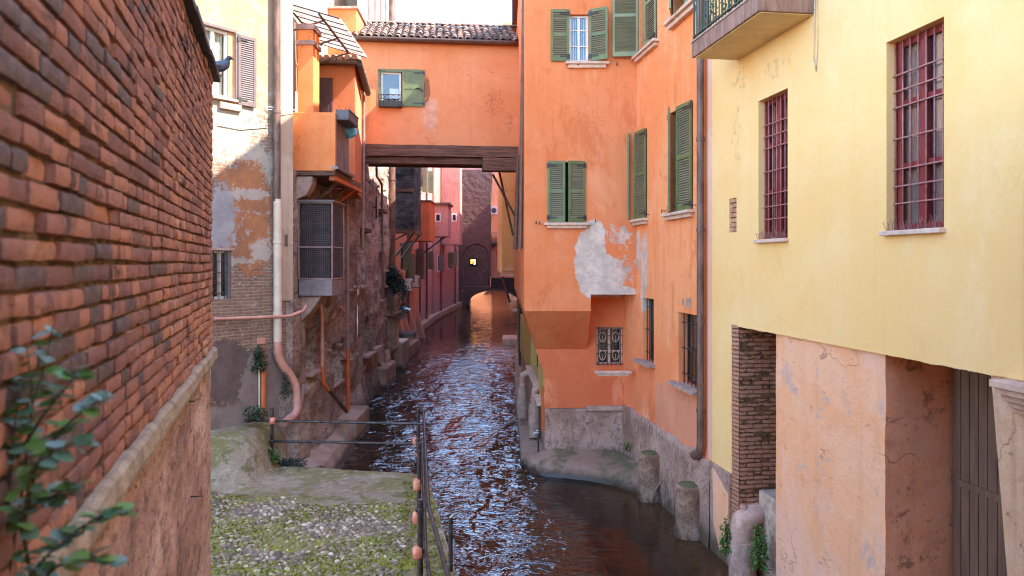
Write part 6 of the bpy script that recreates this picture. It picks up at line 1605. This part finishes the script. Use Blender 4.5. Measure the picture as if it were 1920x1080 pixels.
obj('case', MB().box(-.45, .45, -.3, .3, -.42, .42), M['white_unit'], t, bevel=.03); obj('fan_grille', MB().lathe([(.28, 0), (.28, .03), (.1, .04)], 18), M['iron'], t, loc=(-.1, -.29, 0), rot=(R(90), 0, 0))
p = W(938, 482, 58); t = thing('flag', 'small red white and blue flag hanging near the far terracotta wall', 'flag', tuple(p))
def cloth(x0_, x1_, z0_, z1_, ph_):
    m_ = MB()
    for k in range(9):
        q = k / 8; x = x0_ + (x1_ - x0_) * q; m_.v += [(x + .06 * math.sin(4 * q + ph_), .05 * math.sin(6 * q + ph_), z0_ - .3 * q), (x, .05 * math.sin(6 * q), z1_ - .3 * q)]
    for k in range(8): m_.f.append((2 * k, 2 * k + 2, 2 * k + 3, 2 * k + 1))
    return m_
obj('red_stripe', cloth(-.3, .35, .1, .55, 0), M['flag_red'], t); obj('white_stripe', cloth(-.25, .4, -.35, .095, 1), M['white_unit'], t); obj('blue_stripe', cloth(-.3, -.1, -.4, .1, 2), plain('blue_cloth', (.05, .08, .3), .8), t)
obj('pole', MB().tube([(.5, 0, .6), (-.35, 0, .3)], .025, 6), M['wood'], t)
# pink house seen over the tower, sunlit bank beyond the arch
M['farbrick'] = plain('far_orange_brick', (.30, .095, .035), .9, var=.3)
bh = thing('back_house', 'pale pink house rising just above the brick tower at the far end', 'house', (-4, 88, 0)); wobj('wall', MB().box(-12, 6, 88.1, 94, 3.5, 17.8), PK[1], bh)
fw_ = thing('far_bank_wall', 'sunlit orange canal wall glimpsed through the far arch', 'wall', (-5, 94, 0)); wobj('wall', MB().slab([(-5.4, 94.2), (-3.4, 124), (-8, 124), (-8, 94.2)], -.5, 9), M['farbrick'], fw_); wobj('end_sky_block', MB().box(-5, 8, 124.1, 126, -.5, 14), M['farbrick'], fw_)  # the wall across the end is made tall to block sky past the arch
pr2 = MB()
for k in range(7): pr2.box(-.2 + .15 * k, -.05 + .15 * k, 94 + k * 2.2, 94.5 + k * 2.2, .2, 1.3)
pr2.box(-.6, 1.4, 93.8, 124, -.4, .25); pr2.box(2.2, 7, 93.8, 124, -.4, 7); wobj('low_quay', pr2, M['pierbrick'], fw_)
# ochre house on the right bank just past the bridge
oc = thing('ochre_house', 'narrow ochre house front right beyond the bridge, carried over the water', 'house', (-.15, 32, 0))
wobj('wall', MB().slab([(-.43, 32), (.6, 32), (5, 32), (5, 46), (-.9, 46)], 4.25, 15), stucco('ochre_stucco', (.70, .42, .16), (.72, .48, .22), (.56, .32, .11), streak=.2), oc)
wobj('cornice', MB().box(-.50, 1, 31.9, 32.05, 4.12, 4.24).box(-.46, 1, 31.95, 32.05, 4.36, 4.42), M['pale_stone'], oc, bevel=.01)
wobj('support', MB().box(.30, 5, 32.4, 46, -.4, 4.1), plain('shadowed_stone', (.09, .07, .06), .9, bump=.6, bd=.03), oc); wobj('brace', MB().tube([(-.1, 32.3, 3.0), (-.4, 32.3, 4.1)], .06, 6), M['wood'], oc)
rb = thing('right_bank_house', 'house of the right bank past the ochre front, mostly hidden', 'house', (1, 46, 0)); wobj('wall', MB().slab([(.5, 46.1), (8, 46.1), (8, 79.9), (1.2, 79.9)], -.5, 15), PK[2], rb)
# foaming outflow by the right bank
p = W(958, 600, 44); t = thing('water_outlet', 'stone outlet ledge on the right bank under the ochre house', 'outlet', (p.x, p.y, 0)); obj('ledge', MB().box(-.5, .9, -1.2, 1.2, -.3, .35), M['pale_stone'], t, bevel=.05); obj('spout', MB().tube([(.6, 0, 1.9), (.05, 0, 1.9)], .1, 8), M['white_paint'], t)

# house wall added out of view behind the camera; it cuts skylight from behind
st_h = thing('unseen_rear_wall', 'unseen house wall added behind the viewpoint to deepen the shade along the canal', 'house', (0, -6, 0))
obj('wall', MB().box(-9, 12, -2, 0, -.5, 9.0), stucco('rear_wall_stucco', (.62, .36, .20), (.66, .42, .26), (.50, .28, .15)), st_h)
# cables, lintels and iron on the old walls of the left bank
rn = random.Random(17)
def l1x(Y): return -4.69 + (-.14) * (Y - 15.83) / 7.47
for k, (ya, za, yb, zb_) in enumerate(((17.8, 3.5, 23.2, 4.1), (18.5, 5.3, 23.2, 5.0), (19.2, 2.6, 22.5, 2.9))):
    P = [(l1x(ya + (yb - ya) * q / 6) + .14, ya + (yb - ya) * q / 6, za + (zb_ - za) * q / 6 - .12 * math.sin(math.pi * q / 6)) for q in range(7)]
    wobj('cable', MB().tube(P, .012, 5), M['black'], ch)
for a, b, c, d, ar, dp in nl1:
    y0_, y1_ = 15.83 + a - .08, 15.83 + b + .08
    wobj('niche_sill', MB().box(l1x(y0_) - .05, l1x(y0_) + .16, y0_, y1_, c - .08, c - .01), M['stone'], ch, bevel=.01)
def l2x(Y): return A1[0] + (A2[0] - A1[0]) * (Y - A1[1]) / (A2[1] - A1[1])
for a, b, c, d, ar, dp in nl2:
    ya, yb = A1[1] + a * .9986 - .12, A1[1] + b * .9986 + .12
    if not ar: wobj('lintel', MB().box(l2x(ya) - .05, l2x(ya) + .17, ya, yb, d + .01, d + .14), M['wood'], sh, bevel=.01)
    wobj('niche_sill', MB().box(l2x(ya) - .05, l2x(ya) + .17, ya, yb, c - .09, c - .01), M['stone'], sh, bevel=.01)
for k in range(16):                                     # putlog stones and bricks standing proud
    Y = rn.uniform(23.8, 31); z = rn.uniform(1.2, 9); wobj('proud_stone', MB().box(l2x(Y) - .1, l2x(Y) + rn.uniform(.10, .15), Y, Y + rn.uniform(.15, .35), z, z + rn.uniform(.05, .10)), M['stone'], sh, bevel=.02)
for k in range(14):
    Y = rn.uniform(17.6, 23); z = rn.uniform(1.6, 5.8); wobj('proud_stone', MB().box(l1x(Y) - .1, l1x(Y) + rn.uniform(.08, .12), Y, Y + rn.uniform(.12, .28), z, z + rn.uniform(.05, .08)), M['pierbrick'] if k % 2 else M['stone'], ch, bevel=.02)
wobj('cable', MB().tube([(l2x(23.5 + q) + .2, 23.5 + q, 7.4 - .15 * math.sin(q * .35)) for q in range(9)], .014, 5), M['black'], sh)
wobj('iron_tie', MB().tube([(l2x(27) + .12, 27, 6.3), (l2x(27) + .12, 27, 7.1)], .03, 6).tube([(l2x(27) - .1, 27, 6.7), (l2x(27) + .14, 27, 6.7)], .03, 6), M['iron'], sh)

# things of one kind share a group
for nm, gp in (('air_conditioner', 'outdoor air-conditioning units on the house walls'), ('fern', 'ferns beside the terracotta drain'), ('wall_fern', 'weeds on the wall of the plastered house'), ('ground_weed', 'weeds along the rim of the landing'),
               ('balcony_plant', 'plants behind the green balcony railing'), ('ivy', 'ivy on the left bank'), ('clay_outlet', 'clay drain elbows beside the water')):
    for o in bpy.data.objects:
        if o.parent is None and o.name.split('.')[0] == nm: o['group'] = gp
